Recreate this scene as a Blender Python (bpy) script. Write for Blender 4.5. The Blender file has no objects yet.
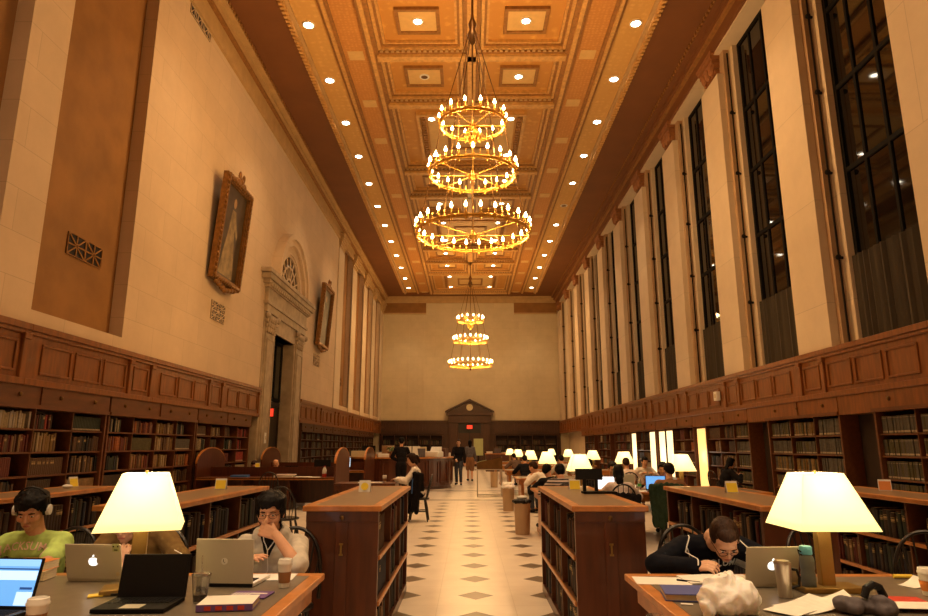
import bpy, bmesh, math, random
from mathutils import Vector, Matrix, Euler, Quaternion, noise
from mathutils.bvhtree import BVHTree
R = math.radians
rnd = random.Random(7)
SC = bpy.context.scene
COL = SC.collection
ORD = ['first', 'second', 'third', 'fourth', 'fifth', 'sixth', 'seventh', 'eighth', 'ninth', 'tenth', 'eleventh', 'twelfth', 'thirteenth',
       'fourteenth', 'fifteenth', 'sixteenth', 'seventeenth', 'eighteenth', 'nineteenth', 'twentieth', 'twenty-first', 'twenty-second',
       'twenty-third', 'twenty-fourth', 'twenty-fifth', 'twenty-sixth', 'twenty-seventh', 'twenty-eighth', 'twenty-ninth', 'thirtieth']

# ------------------------------------------------------------------ materials
def lin(r, g, b):
    f = lambda c: c / 255 / 12.92 if c / 255 <= .04045 else ((c / 255 + .055) / 1.055) ** 2.4
    return (f(r), f(g), f(b))

def pm(name, c, rough=.5, metal=0., var=.18, scale=6., stretch=(1, 1, 1), bump=0., spec=.5, coat=0., trans=0., alpha=1., c2=None):
    m = bpy.data.materials.new(name); m.use_nodes = True
    nt = m.node_tree; N = nt.nodes; L = nt.links
    b = N['Principled BSDF']
    b.inputs['Roughness'].default_value = rough; b.inputs['Metallic'].default_value = metal
    b.inputs['Specular IOR Level'].default_value = spec; b.inputs['Coat Weight'].default_value = coat
    b.inputs['Transmission Weight'].default_value = trans; b.inputs['Alpha'].default_value = alpha
    tc = N.new('ShaderNodeTexCoord'); mp = N.new('ShaderNodeMapping'); mp.inputs['Scale'].default_value = stretch
    L.new(tc.outputs['Object'], mp.inputs['Vector'])
    n = N.new('ShaderNodeTexNoise'); n.inputs['Scale'].default_value = scale; n.inputs['Detail'].default_value = 5
    L.new(mp.outputs['Vector'], n.inputs['Vector'])
    r = N.new('ShaderNodeValToRGB')
    a = [max(0, x * (1 - var)) for x in c]; d = c2 or [min(1, x * (1 + var)) for x in c]
    r.color_ramp.elements[0].color = (*a, 1); r.color_ramp.elements[1].color = (*d, 1)
    r.color_ramp.elements[0].position = .3; r.color_ramp.elements[1].position = .7
    L.new(n.outputs['Fac'], r.inputs['Fac']); L.new(r.outputs['Color'], b.inputs['Base Color'])
    if bump:
        bp = N.new('ShaderNodeBump'); bp.inputs['Strength'].default_value = bump; bp.inputs['Distance'].default_value = .01
        L.new(n.outputs['Fac'], bp.inputs['Height']); L.new(bp.outputs['Normal'], b.inputs['Normal'])
    return m

def em(name, c, s):
    m = bpy.data.materials.new(name); m.use_nodes = True
    b = m.node_tree.nodes['Principled BSDF']
    b.inputs['Base Color'].default_value = (*c, 1); b.inputs['Emission Color'].default_value = (*c, 1); b.inputs['Emission Strength'].default_value = s
    b.inputs['Roughness'].default_value = .5
    return m

def stone(name, c, bw, bh, axes, joint=.75, rough=.75):
    """ashlar: a brick pattern over two object axes, faint joints, soft mottling"""
    m = bpy.data.materials.new(name); m.use_nodes = True
    nt = m.node_tree; N = nt.nodes; L = nt.links; b = N['Principled BSDF']; b.inputs['Roughness'].default_value = rough
    b.inputs['Specular IOR Level'].default_value = .25
    tc = N.new('ShaderNodeTexCoord'); sp = N.new('ShaderNodeSeparateXYZ'); cb = N.new('ShaderNodeCombineXYZ')
    L.new(tc.outputs['Object'], sp.inputs[0]); L.new(sp.outputs[axes[0]], cb.inputs[0]); L.new(sp.outputs[axes[1]], cb.inputs[1])
    br = N.new('ShaderNodeTexBrick'); L.new(cb.outputs[0], br.inputs['Vector'])
    br.inputs['Scale'].default_value = 1; br.inputs['Brick Width'].default_value = bw; br.inputs['Row Height'].default_value = bh
    br.inputs['Mortar Size'].default_value = .006; br.inputs['Mortar Smooth'].default_value = .4
    br.inputs['Color1'].default_value = (*c, 1); br.inputs['Color2'].default_value = (*[x * .955 for x in c], 1)
    br.inputs['Mortar'].default_value = (*[x * joint for x in c], 1)
    n = N.new('ShaderNodeTexNoise'); n.inputs['Scale'].default_value = 1.3; n.inputs['Detail'].default_value = 8; n.inputs['Roughness'].default_value = .65
    L.new(tc.outputs['Object'], n.inputs['Vector'])
    r = N.new('ShaderNodeMapRange'); r.inputs['To Min'].default_value = .84; r.inputs['To Max'].default_value = 1.14
    L.new(n.outputs['Fac'], r.inputs['Value'])
    mx = N.new('ShaderNodeMix'); mx.data_type = 'RGBA'; mx.blend_type = 'MULTIPLY'; mx.inputs['Factor'].default_value = 1
    L.new(br.outputs['Color'], mx.inputs['A']); L.new(r.outputs['Result'], mx.inputs['B']); L.new(mx.outputs['Result'], b.inputs['Base Color'])
    return m

def ornament(name, c1, c2, scale, c3=None):
    """stencilled plaster: voronoi rosettes over noise"""
    m = bpy.data.materials.new(name); m.use_nodes = True
    nt = m.node_tree; N = nt.nodes; L = nt.links; b = N['Principled BSDF']; b.inputs['Roughness'].default_value = .6
    tc = N.new('ShaderNodeTexCoord')
    v = N.new('ShaderNodeTexVoronoi'); v.inputs['Scale'].default_value = scale; v.inputs['Randomness'].default_value = .25
    L.new(tc.outputs['Object'], v.inputs['Vector'])
    n = N.new('ShaderNodeTexNoise'); n.inputs['Scale'].default_value = scale * 1.7; n.inputs['Detail'].default_value = 4
    L.new(tc.outputs['Object'], n.inputs['Vector'])
    ad = N.new('ShaderNodeMath'); ad.operation = 'ADD'
    L.new(v.outputs['Distance'], ad.inputs[0]); L.new(n.outputs['Fac'], ad.inputs[1])
    r = N.new('ShaderNodeValToRGB'); L.new(ad.outputs[0], r.inputs['Fac'])
    r.color_ramp.elements[0].position = .62; r.color_ramp.elements[1].position = 1.
    r.color_ramp.elements[0].color = (*c1, 1); r.color_ramp.elements[1].color = (*c2, 1)
    L.new(r.outputs['Color'], b.inputs['Base Color'])
    return m

def floor_mat():
    m = bpy.data.materials.new('terrazzo_floor'); m.use_nodes = True
    nt = m.node_tree; N = nt.nodes; L = nt.links; b = N['Principled BSDF']; b.inputs['Roughness'].default_value = .32
    tc = N.new('ShaderNodeTexCoord'); sp = N.new('ShaderNodeSeparateXYZ'); L.new(tc.outputs['Object'], sp.inputs[0])
    def M(op, a, bb=None, c=None):
        n = N.new('ShaderNodeMath'); n.operation = op
        for i, x in enumerate((a, bb, c)):
            if x is None: continue
            if hasattr(x, 'links'): L.new(x, n.inputs[i])
            else: n.inputs[i].default_value = x
        return n.outputs[0]
    X, Y = sp.outputs[0], sp.outputs[1]
    # diamonds on a .74 x .835 lattice
    fx = M('ABSOLUTE', M('SUBTRACT', M('FRACT', M('ADD', M('DIVIDE', M('SUBTRACT', X, .065), .74), 100.5)), .5))
    fy = M('ABSOLUTE', M('SUBTRACT', M('FRACT', M('ADD', M('DIVIDE', M('SUBTRACT', Y, 7.9), .835), 100.5)), .5))
    dia = M('LESS_THAN', M('ADD', M('MULTIPLY', fx, .74), M('MULTIPLY', fy, .835)), .185)
    inside = M('MULTIPLY', M('LESS_THAN', Y, 18.3), M('LESS_THAN', M('ABSOLUTE', M('SUBTRACT', X, .065)), 1.7))
    far = M('MULTIPLY', M('GREATER_THAN', Y, 19.6), M('LESS_THAN', M('ABSOLUTE', M('SUBTRACT', X, .065)), 1.7))
    dia = M('MULTIPLY', dia, M('MAXIMUM', inside, far))
    bands = M('LESS_THAN', M('ABSOLUTE', M('SUBTRACT', Y, 18.95)), .16)
    bands = M('MAXIMUM', bands, M('LESS_THAN', M('ABSOLUTE', M('SUBTRACT', Y, 22.7)), .16))
    dark = M('MAXIMUM', dia, bands)
    # joints
    jx = M('LESS_THAN', M('ABSOLUTE', M('SUBTRACT', fx, .5)), .006); jy = M('LESS_THAN', M('ABSOLUTE', M('SUBTRACT', fy, .5)), .006)
    n = N.new('ShaderNodeTexNoise'); n.inputs['Scale'].default_value = 3; n.inputs['Detail'].default_value = 8
    L.new(tc.outputs['Object'], n.inputs['Vector'])
    r = N.new('ShaderNodeValToRGB'); L.new(n.outputs['Fac'], r.inputs['Fac'])
    r.color_ramp.elements[0].position = .3; r.color_ramp.elements[1].position = .7
    r.color_ramp.elements[0].color = (.66, .57, .47, 1); r.color_ramp.elements[1].color = (.76, .67, .56, 1)
    d = N.new('ShaderNodeMix'); d.data_type = 'RGBA'; L.new(dark, d.inputs['Factor']); L.new(r.outputs['Color'], d.inputs['A']); d.inputs['B'].default_value = (.115, .080, .050, 1)
    e = N.new('ShaderNodeMix'); e.data_type = 'RGBA'; L.new(M('MULTIPLY', M('MAXIMUM', jx, jy), .25), e.inputs['Factor']); L.new(d.outputs['Result'], e.inputs['A']); e.inputs['B'].default_value = (.3, .22, .15, 1)
    L.new(e.outputs['Result'], b.inputs['Base Color'])
    return m

def shade_mat():
    m = bpy.data.materials.new('lampshade_fabric'); m.use_nodes = True
    nt = m.node_tree; N = nt.nodes; L = nt.links; N.remove(N['Principled BSDF'])
    o = N['Material Output']
    t = N.new('ShaderNodeBsdfTranslucent'); t.inputs['Color'].default_value = (.96, .90, .74, 1)
    d = N.new('ShaderNodeBsdfDiffuse'); d.inputs['Color'].default_value = (.9, .82, .6, 1)
    mx = N.new('ShaderNodeMixShader'); mx.inputs[0].default_value = .35; L.new(t.outputs[0], mx.inputs[1]); L.new(d.outputs[0], mx.inputs[2])
    e = N.new('ShaderNodeEmission'); e.inputs['Color'].default_value = (1, .77, .31, 1); e.inputs['Strength'].default_value = SHADE_EM
    a = N.new('ShaderNodeAddShader'); L.new(mx.outputs[0], a.inputs[0]); L.new(e.outputs[0], a.inputs[1]); L.new(a.outputs[0], o.inputs[0])
    return m
SHADE_EM = .62
MT = {}
MT['stone'] = stone('pale_stone', (.66, .50, .335), 1.5, .66, (1, 2))
MT['stone_far'] = stone('pale_stone_far', (.62, .52, .34), 1.3, .55, (0, 2), .82)
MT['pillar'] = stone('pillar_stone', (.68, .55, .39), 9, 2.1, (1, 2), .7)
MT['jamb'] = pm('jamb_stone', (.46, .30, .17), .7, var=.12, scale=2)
MT['recess'] = pm('ochre_plaster', (.285, .132, .032), .75, var=.16, scale=1.6)
MT['taupe'] = pm('taupe_stone', (.40, .305, .20), .6, var=.22, scale=3, bump=.15)
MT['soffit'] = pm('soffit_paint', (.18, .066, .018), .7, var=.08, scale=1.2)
MT['cornice'] = pm('cornice_plaster', (.50, .33, .15), .65, var=.1, scale=3)
MT['gold_field'] = ornament('stencilled_gold', (.74, .42, .11), (.56, .27, .06), 3.2)
MT['orange_field'] = ornament('stencilled_orange', (.64, .32, .09), (.54, .24, .06), 9)
MT['strip_field'] = ornament('plaster_strip', (.76, .48, .17), (.64, .37, .11), 5)
MT['molding'] = pm('gilded_molding', (.60, .34, .11), .5, var=.2, scale=9)
MT['mold_dark'] = pm('dark_molding', (.30, .14, .038), .6, var=.2, scale=9)
MT['panel_plain'] = pm('coffer_panel', (.68, .45, .18), .6, var=.06)
MT['floor'] = floor_mat()
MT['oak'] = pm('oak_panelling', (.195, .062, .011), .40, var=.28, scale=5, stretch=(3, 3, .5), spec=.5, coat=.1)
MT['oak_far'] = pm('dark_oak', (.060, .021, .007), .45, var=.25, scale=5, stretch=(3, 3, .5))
MT['shelf'] = pm('bookcase_wood', (.115, .037, .010), .4, var=.25, scale=5, stretch=(3, .6, 3))
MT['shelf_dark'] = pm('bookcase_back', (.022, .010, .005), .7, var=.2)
MT['red_wood'] = pm('mahogany', (.088, .022, .007), .35, var=.3, scale=6, stretch=(3, 3, .35), coat=.15)
MT['edge_wood'] = pm('table_edge_wood', (.50, .19, .045), .35, var=.22, scale=8, stretch=(1.2, 1.2, 2), coat=.2)
MT['lino'] = pm('table_linoleum', (.165, .135, .100), .33, var=.12, scale=14, spec=.45)
MT['lino_brown'] = pm('case_linoleum', (.20, .125, .065), .35, var=.1, scale=14)
MT['ink'] = pm('black_lacquer', (.012, .009, .008), .3, var=.1)
MT['black'] = pm('black_plastic', (.006, .006, .007), .45, var=.1, spec=.25)
MT['brass'] = pm('brass', (.36, .235, .075), .4, .8, var=.1)
MT['gilt'] = pm('gilt', (.75, .42, .08), .3, .85, var=.25, scale=18)
MT['bronze'] = pm('bronze', (.16, .085, .03), .4, .8, var=.2)
MT['alu'] = pm('aluminium', (.60, .56, .46), .42, .25, var=.03)
MT['steel'] = pm('brushed_steel', (.62, .58, .52), .28, 1., var=.08, scale=20, stretch=(8, 8, .4))
MT['white'] = pm('white_plastic', (.80, .78, .73), .5, var=.03)
MT['paper'] = pm('paper', (.80, .78, .72), .8, var=.04, scale=20)
MT['cream'] = pm('page_edges', (.66, .56, .36), .85, var=.15, scale=60, stretch=(.3, .3, 4))
MT['bag'] = pm('white_bag_film', (.95, .93, .90), .35, var=.03, scale=30, bump=.35)
_b = MT['bag'].node_tree.nodes['Principled BSDF']; _b.inputs['Subsurface Weight'].default_value = .7; _b.inputs['Subsurface Radius'].default_value = (.06, .05, .04); _b.inputs['Subsurface Scale'].default_value = 1.
MT['glass_dark'] = pm('night_glass', (.004, .004, .004), .04, var=.1, spec=.6)
MT['lead'] = pm('iron', (.007, .006, .005), .7, var=.1, spec=.12)
MT['curtain'] = pm('dark_curtain', (.042, .030, .016), .85, var=.25, scale=2, stretch=(4, 4, .3))
MT['skin'] = pm('skin', (.60, .31, .18), .5, var=.08, scale=14, spec=.35)
MT['skin2'] = pm('skin_pale', (.64, .37, .235), .5, var=.07, scale=14, spec=.35)
MT['lips'] = pm('lips', (.42, .14, .10), .45, var=.05)
MT['hair'] = pm('black_hair', (.004, .003, .003), .55, var=.5, scale=60, stretch=(1, 1, .2), bump=.5, spec=.15)
MT['hair_brown'] = pm('brown_hair', (.030, .013, .007), .55, var=.5, scale=60, stretch=(1, 1, .2), bump=.5, spec=.15)
MT['hair_grey'] = pm('grey_hair', (.30, .22, .16), .6, var=.2, scale=20)
MT['eye'] = pm('eye_dark', (.012, .008, .006), .2, var=.1)
MT['eyewhite'] = pm('eye_white', (.7, .66, .6), .3, var=.03)
MT['clear'] = pm('clear_plastic', (.9, .9, .88), .08, trans=.95, var=.02)
MT['glow_down'] = em('downlight_glow', (1, .90, .68), 26)
MT['bulb'] = em('candle_bulb_glow', (1, .72, .34), 34)
MT['tube'] = em('shelf_light_glow', (1, .80, .42), 1.5)
MT['tube_dim'] = em('shelf_light_dim', (1, .66, .22), 1.0)
MT['exit'] = em('exit_red', (1, .05, .02), 1.1)
MT['shade'] = shade_mat()
def added_diffuser_mat():
    m = bpy.data.materials.new('added_lamp_diffuser'); m.use_nodes = True; nt = m.node_tree; N = nt.nodes; N.remove(N['Principled BSDF'])
    t = N.new('ShaderNodeBsdfTranslucent'); t.inputs['Color'].default_value = (.85, .8, .7, 1); nt.links.new(t.outputs[0], N['Material Output'].inputs[0]); MT['added_diffuser'] = m
added_diffuser_mat()
def flat(key, c, rough=.6, **k):
    MT[key] = pm(key, c, rough, **k); return MT[key]
for key, c in dict(green_shirt=(.46, .64, .19), brown_shirt=(.19, .115, .04), grey_hoodie=(.56, .51, .43), dark_hoodie=(.006, .007, .012), white_shirt=(.76, .70, .64), pink_shirt=(.76, .64, .58),
                   blue_shirt=(.42, .44, .52), black_cloth=(.010, .009, .011), denim=(.05, .055, .075), green_coat=(.028, .05, .030), grey_cloth=(.13, .115, .125),
                   tan_skirt=(.24, .12, .06), plaid=(.16, .10, .07)).items():
    flat(key, c, .9, bump=.25, var=.14, scale=22, spec=.12)
for key, c in dict(navy=(.075, .10, .33), purple=(.15, .08, .27), red=(.55, .05, .03), orange=(.72, .25, .06), yellow=(.85, .62, .06), cyan=(.12, .42, .62), lime=(.10, .55, .12),
                   bin_tan=(.52, .36, .21), card_yellow=(.92, .70, .05), sleeve=(.34, .17, .07), coffee=(.10, .035, .012), bottle_grey=(.13, .15, .15), sage=(.42, .46, .22), blue=(.06, .16, .45)).items():
    flat(key, c, .45, var=.06)
BOOKC = {'dark brown': (.055, .026, .012), 'brown': (.13, .06, .025), 'dark green': (.022, .038, .022), 'black': (.010, .009, .009), 'dark red': (.17, .025, .015), 'tan': (.34, .20, .085),
         'cream': (.52, .40, .24), 'orange': (.46, .13, .03), 'grey': (.13, .115, .095), 'navy': (.02, .026, .055), 'olive': (.10, .085, .03), 'red': (.42, .035, .02), 'white': (.62, .53, .44), 'ochre': (.30, .17, .04)}
for k, c in BOOKC.items(): flat('book_' + k, [x * .55 for x in c], .6, var=.3, scale=9, stretch=(1, 1, 3))
MT['spine_gold'] = pm('spine_gilding', (.42, .30, .12), .5, var=.2)

# ------------------------------------------------------------------ mesh builder
class MB:
    def __init__(s): s.v = []; s.f = []; s.m = []; s.T = Matrix()
    def add(s, vs, fs, mi=0):
        o = len(s.v); s.v += [tuple(s.T @ Vector(p)) for p in vs]; s.f += [tuple(i + o for i in f) for f in fs]; s.m += [mi] * len(fs); return s
    def box(s, x0, x1, y0, y1, z0, z1, mi=0):
        v = [(x, y, z) for z in (z0, z1) for y in (y0, y1) for x in (x0, x1)]
        return s.add(v, [(0, 2, 3, 1), (4, 5, 7, 6), (0, 1, 5, 4), (2, 6, 7, 3), (0, 4, 6, 2), (1, 3, 7, 5)], mi)
    def obox(s, c, size, rot=(0, 0, 0), mi=0):
        M = Matrix.Translation(c) @ Euler(rot).to_matrix().to_4x4(); a, b, d = [q / 2 for q in size]
        v = [tuple(M @ Vector((x, y, z))) for z in (-d, d) for y in (-b, b) for x in (-a, a)]
        return s.add(v, [(0, 2, 3, 1), (4, 5, 7, 6), (0, 1, 5, 4), (2, 6, 7, 3), (0, 4, 6, 2), (1, 3, 7, 5)], mi)
    def hexa(s, b, t, mi=0):
        """two quads (bottom, top), each four points counter-clockwise"""
        return s.add(list(b) + list(t), [(3, 2, 1, 0), (4, 5, 6, 7), (0, 1, 5, 4), (1, 2, 6, 5), (2, 3, 7, 6), (3, 0, 4, 7)], mi)
    def frame(s, x0, x1, y0, y1, z0, z1, w, mi=0):
        s.box(x0, x1, y0, y0 + w, z0, z1, mi); s.box(x0, x1, y1 - w, y1, z0, z1, mi)
        s.box(x0, x0 + w, y0 + w, y1 - w, z0, z1, mi); return s.box(x1 - w, x1, y0 + w, y1 - w, z0, z1, mi)
    def wframe(s, ax, p0, p1, a0, a1, z0, z1, w, mi=0):
        """upright picture frame: ax 'x' = thickness along x, runs along y"""
        B = (lambda u0, u1, w0, w1: s.box(p0, p1, u0, u1, w0, w1, mi)) if ax == 'x' else (lambda u0, u1, w0, w1: s.box(u0, u1, p0, p1, w0, w1, mi))
        B(a0, a1, z0, z0 + w); B(a0, a1, z1 - w, z1); B(a0, a0 + w, z0 + w, z1 - w); B(a1 - w, a1, z0 + w, z1 - w); return s
    def tube(s, pts, r, n=8, closed=False, mi=0):
        pts = [Vector(p) for p in pts]; k = len(pts); rr = r if isinstance(r, (list, tuple)) else [r] * k
        vs = []; up = None
        for i, p in enumerate(pts):
            a = pts[(i - 1) % k] if (closed or i > 0) else p; b = pts[(i + 1) % k] if (closed or i < k - 1) else p
            t = (b - a).normalized() if (b - a).length > 1e-9 else Vector((0, 0, 1))
            if up is None: up = Vector((0, 0, 1)) if abs(t.z) < .9 else Vector((1, 0, 0))
            u = (up - t * up.dot(t)); u = u.normalized() if u.length > 1e-6 else t.orthogonal().normalized(); up = u; w = t.cross(u)
            vs += [tuple(p + (u * math.cos(2 * math.pi * j / n) + w * math.sin(2 * math.pi * j / n)) * rr[i]) for j in range(n)]
        fs = []
        for i in range(k if closed else k - 1):
            a, b = i * n, ((i + 1) % k) * n
            fs += [(a + j, a + (j + 1) % n, b + (j + 1) % n, b + j) for j in range(n)]
        if not closed: fs += [tuple(reversed(range(n))), tuple(range((k - 1) * n, k * n))]
        return s.add(vs, fs, mi)
    def lathe(s, prof, n=16, c=(0, 0, 0), mi=0, ring=False):
        vs = []; k = len(prof)
        for r, z in prof: vs += [(c[0] + r * math.cos(2 * math.pi * j / n), c[1] + r * math.sin(2 * math.pi * j / n), c[2] + z) for j in range(n)]
        fs = [(i * n + j, i * n + (j + 1) % n, (i + 1) * n + (j + 1) % n, (i + 1) * n + j) for i in range(k - 1) for j in range(n)]
        if ring: fs += [((k - 1) * n + j, (k - 1) * n + (j + 1) % n, (j + 1) % n, j) for j in range(n)]
        else: fs += [tuple(reversed(range(n))), tuple(range((k - 1) * n, k * n))]
        return s.add(vs, fs, mi)
    def ell(s, c, r, rot=None, nu=14, nv=9, mi=0):
        r = (r, r, r) if isinstance(r, (int, float)) else r; c = Vector(c); vs = []
        for i in range(nv + 1):
            th = math.pi * i / nv
            for j in range(nu):
                ph = 2 * math.pi * j / nu; p = Vector((r[0] * math.sin(th) * math.cos(ph), r[1] * math.sin(th) * math.sin(ph), r[2] * math.cos(th)))
                vs.append(tuple(c + (rot @ p if rot else p)))
        fs = [(i * nu + j, (i + 1) * nu + j, (i + 1) * nu + (j + 1) % nu, i * nu + (j + 1) % nu) for i in range(nv) for j in range(nu)]
        return s.add(vs, fs, mi)
    def cap(s, a, b, ra, rb, n=12, mi=0):
        a = Vector(a); b = Vector(b); s.tube([a, b], [ra, rb], n, mi=mi); s.ell(a, ra, nu=n, nv=6, mi=mi); return s.ell(b, rb, nu=n, nv=6, mi=mi)
    def prism(s, poly, ax, a, b, mi=0):
        """extrude a 2-D polygon: ax 'x' poly in (y,z), 'y' poly in (x,z), 'z' poly in (x,y)"""
        P = {'x': lambda p, h: (h, p[0], p[1]), 'y': lambda p, h: (p[0], h, p[1]), 'z': lambda p, h: (p[0], p[1], h)}[ax]; n = len(poly)
        vs = [P(p, a) for p in poly] + [P(p, b) for p in poly]
        return s.add(vs, [tuple(range(n)), tuple(reversed(range(n, 2 * n)))] + [(i, i + n, (i + 1) % n + n, (i + 1) % n) for i in range(n)], mi)
    def build(s, name, mats, parent=None, smooth=False, bevel=0., seg=2, weld=False):
        me = bpy.data.meshes.new(name); me.from_pydata(s.v, [], s.f)
        for m in (mats if isinstance(mats, (list, tuple)) else [mats]): me.materials.append(MT[m] if isinstance(m, str) else m)
        me.polygons.foreach_set('material_index', s.m)
        bm = bmesh.new(); bm.from_mesh(me)
        if weld: bmesh.ops.remove_doubles(bm, verts=bm.verts, dist=1e-5)
        bmesh.ops.recalc_face_normals(bm, faces=bm.faces); bm.to_mesh(me); bm.free()
        if smooth: me.polygons.foreach_set('use_smooth', [True] * len(me.polygons)); me.set_sharp_from_angle(angle=R(45))
        o = bpy.data.objects.new(name, me); COL.objects.link(o)
        if parent: o.parent = parent
        if bevel:
            b = o.modifiers.new('edge', 'BEVEL'); b.width = bevel; b.segments = seg; b.limit_method = 'ANGLE'
        return o

def tag(o, label, cat, group=None, kind=None):
    o['label'] = label; o['category'] = cat
    if group: o['group'] = group
    if kind: o['kind'] = kind
    return o
def thing(name, label, cat, loc=(0, 0, 0), rz=0., group=None):
    o = bpy.data.objects.new(name, None); COL.objects.link(o); o.location = loc; o.rotation_euler = (0, 0, rz); o.empty_display_size = .1
    return tag(o, label, cat, group)
def struct(o): o['kind'] = 'structure'; return o
def place(o, loc, rz=0.): o.location = loc; o.rotation_euler = (0, 0, rz); return o
def dup(o, parent=None):
    c = o.copy(); COL.objects.link(c)
    if parent: c.parent = parent
    for ch in [x for x in o.children]: dup(ch, c)
    return c
def copy_thing(o, loc, rz, label, group=None):
    c = dup(o); place(c, loc, rz); c['label'] = label
    if group: c['group'] = group
    return c
def striped():
    m = bpy.data.materials.new('striped_knit'); m.use_nodes = True; nt = m.node_tree; N = nt.nodes; L = nt.links; b = N['Principled BSDF']; b.inputs['Roughness'].default_value = .85
    tc = N.new('ShaderNodeTexCoord'); w = N.new('ShaderNodeTexWave'); w.bands_direction = 'Z'; w.inputs['Scale'].default_value = 6.5; w.inputs['Distortion'].default_value = .6
    L.new(tc.outputs['Object'], w.inputs['Vector']); r = N.new('ShaderNodeValToRGB'); r.color_ramp.interpolation = 'CONSTANT'
    r.color_ramp.elements[0].color = (.04, .03, .035, 1); r.color_ramp.elements[1].color = (.6, .5, .45, 1); r.color_ramp.elements[1].position = .5
    L.new(w.outputs['Color'], r.inputs['Fac']); L.new(r.outputs['Color'], b.inputs['Base Color']); MT['striped'] = m
striped()
flat('console', (.30, .12, .04), .6)
CX, XL, XR, Y0, Y1, ZC = .1, -6.75, 6.9, -6., 49.5, 13.
PB = 3.98                                                    # bay pitch
struct(MB().box(-8, 8.2, Y0 - .4, Y1 + .4, -.2, 0).build('floor', 'floor'))
REC = [k for k in (-3, -2, -1, 0, 6, 7, 8, 9)]
def rec(k): return (9.65 + PB * k if k != -1 else 5.9, 12.3 + PB * k + (.43 if k == -1 else 0)) if k < 1 else (9.5 + PB * k, 12.1 + PB * k)
DY0, DY1, DZ = 21.9, 24.5, 5.3                               # doorway in the portrait wall
m = MB()
ed = sorted(rec(k) for k in REC); y = Y0
spans = []
for a, b in ed: spans.append((y, max(y, a))); y = b
spans.append((y, Y1))
for a, b in spans:
    if b <= a: continue
    if a < DY0 < b:
        m.box(XL - .6, XL, a, DY0, 3.3, ZC); m.box(XL - .6, XL, DY1, b, 3.3, ZC); m.box(XL - .6, XL, DY0, DY1, DZ, ZC)
    else: m.box(XL - .6, XL, a, b, 3.3, ZC)
for a, b in ed:
    m.box(XL - .6, XL, a, b, 3.3, 3.56); m.box(XL - .6, XL, a, b, 12.3, ZC)
    m.box(XL - .6, XL - .27, a, b, 3.56, 12.3, 1)
m.box(XL - .9, XL - .5, Y0, DY0, 0, 3.3, 2); m.box(XL - .9, XL - .5, DY1, Y1, 0, 3.3, 2)
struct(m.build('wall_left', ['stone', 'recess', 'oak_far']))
m = MB().box(-8, 8.2, Y1, Y1 + .4, 0, ZC)
struct(m.build('wall_far', 'stone_far'))
struct(MB().box(-8, 8.2, Y0 - .4, Y0, 0, ZC).build('wall_near', 'stone'))
m = MB(); m.box(XR + .6, XR + .9, Y0, Y1, 0, 3.34); m.box(XR - .0, XR + .9, Y0, Y1, 12.25, ZC)
m.box(XR, XR + .6, Y0, Y1, 3.2, 3.34)
struct(m.build('wall_right', ['pillar']))
# pillars between the windows, stepped jambs, console capitals
def pil(k): return 12.15 + PB * k, 13.4 + PB * k
n_trim = 0
def trim(mb, mats, **k):
    global n_trim; n_trim += 1
    return struct(mb.build('trim_%d' % n_trim, mats, **k))
for k in range(-4, 10):
    a, b = pil(k); b = min(b, Y1); m = MB()
    m.box(XR, XR + .62, a, b, 3.34, 11.6); m.box(XR + .22, XR + .62, a, b, 11.6, 12.25)
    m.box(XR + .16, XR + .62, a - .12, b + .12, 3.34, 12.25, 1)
    m.box(XR + .32, XR + .62, a - .34, b + .34, 3.34, 12.25)
    # capital
    for j in range(5):
        z = 11.62 + j * .13; w = .03 + .05 * j
        m.box(XR + .12 - w, XR + .3, a + .24 - w * .5, b - .24 + w * .5, z, z + .115, 2)
    for s in (a + .36, (a + b) / 2, b - .36): m.ell((XR + .0, s, 11.95), (.10, .13, .22), nu=8, nv=6, mi=2)
    m.box(XR - .12, XR + .3, a + .05, b - .05, 12.26, 12.36, 2)
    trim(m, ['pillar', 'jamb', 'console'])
for k in (5, 6, 7, 8, 9):                                    # capitals of the pilasters beyond the plain wall
    b = 9.5 + PB * (k + 1); a = b - 1.38; m = MB()
    if k == 9: b = Y1
    m.box(XL - .05, XL + .05, a, b, 3.34, 11.6)
    for j in range(5):
        z = 11.6 + j * .13; w = .05 + .05 * j; m.box(XL - .05, XL + w, a + .1 - w * .6, b - .1 + w * .6, z, z + .115, 1)
    m.box(XL, XL + .32, a - .1, b + .1, 12.26, 12.36, 1); trim(m, ['pillar', 'cornice'])
# cornice, both sides and the far end
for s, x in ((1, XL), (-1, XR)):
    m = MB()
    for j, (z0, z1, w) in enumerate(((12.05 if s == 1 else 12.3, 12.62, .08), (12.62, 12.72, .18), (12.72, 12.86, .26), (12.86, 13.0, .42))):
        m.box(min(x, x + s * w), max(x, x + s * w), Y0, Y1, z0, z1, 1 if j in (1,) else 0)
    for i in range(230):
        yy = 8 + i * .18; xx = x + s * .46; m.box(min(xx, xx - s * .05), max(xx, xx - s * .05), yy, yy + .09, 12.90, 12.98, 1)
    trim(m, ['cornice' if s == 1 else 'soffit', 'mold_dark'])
m = MB().box(XL, XR, Y1 - .15, Y1, 12.5, 13.0); m.box(XL, XR, Y1 - .3, Y1 - .15, 12.8, 13.0)
for a, b in ((XL, -3.35), (3.55, XR)): m.box(a, b, Y1 - .08, Y1, 11.65, 12.5, 1); m.box(a, b, Y1 - .14, Y1 - .02, 11.6, 11.7, 0)
trim(m, ['cornice', 'recess'])
m = MB()
for x in (-4.75, -3.6, 3.75, 4.9): m.box(x, x + .12, Y1 - .04, Y1, 3.4, 12.5)
trim(m, ['stone_far'])
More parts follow.
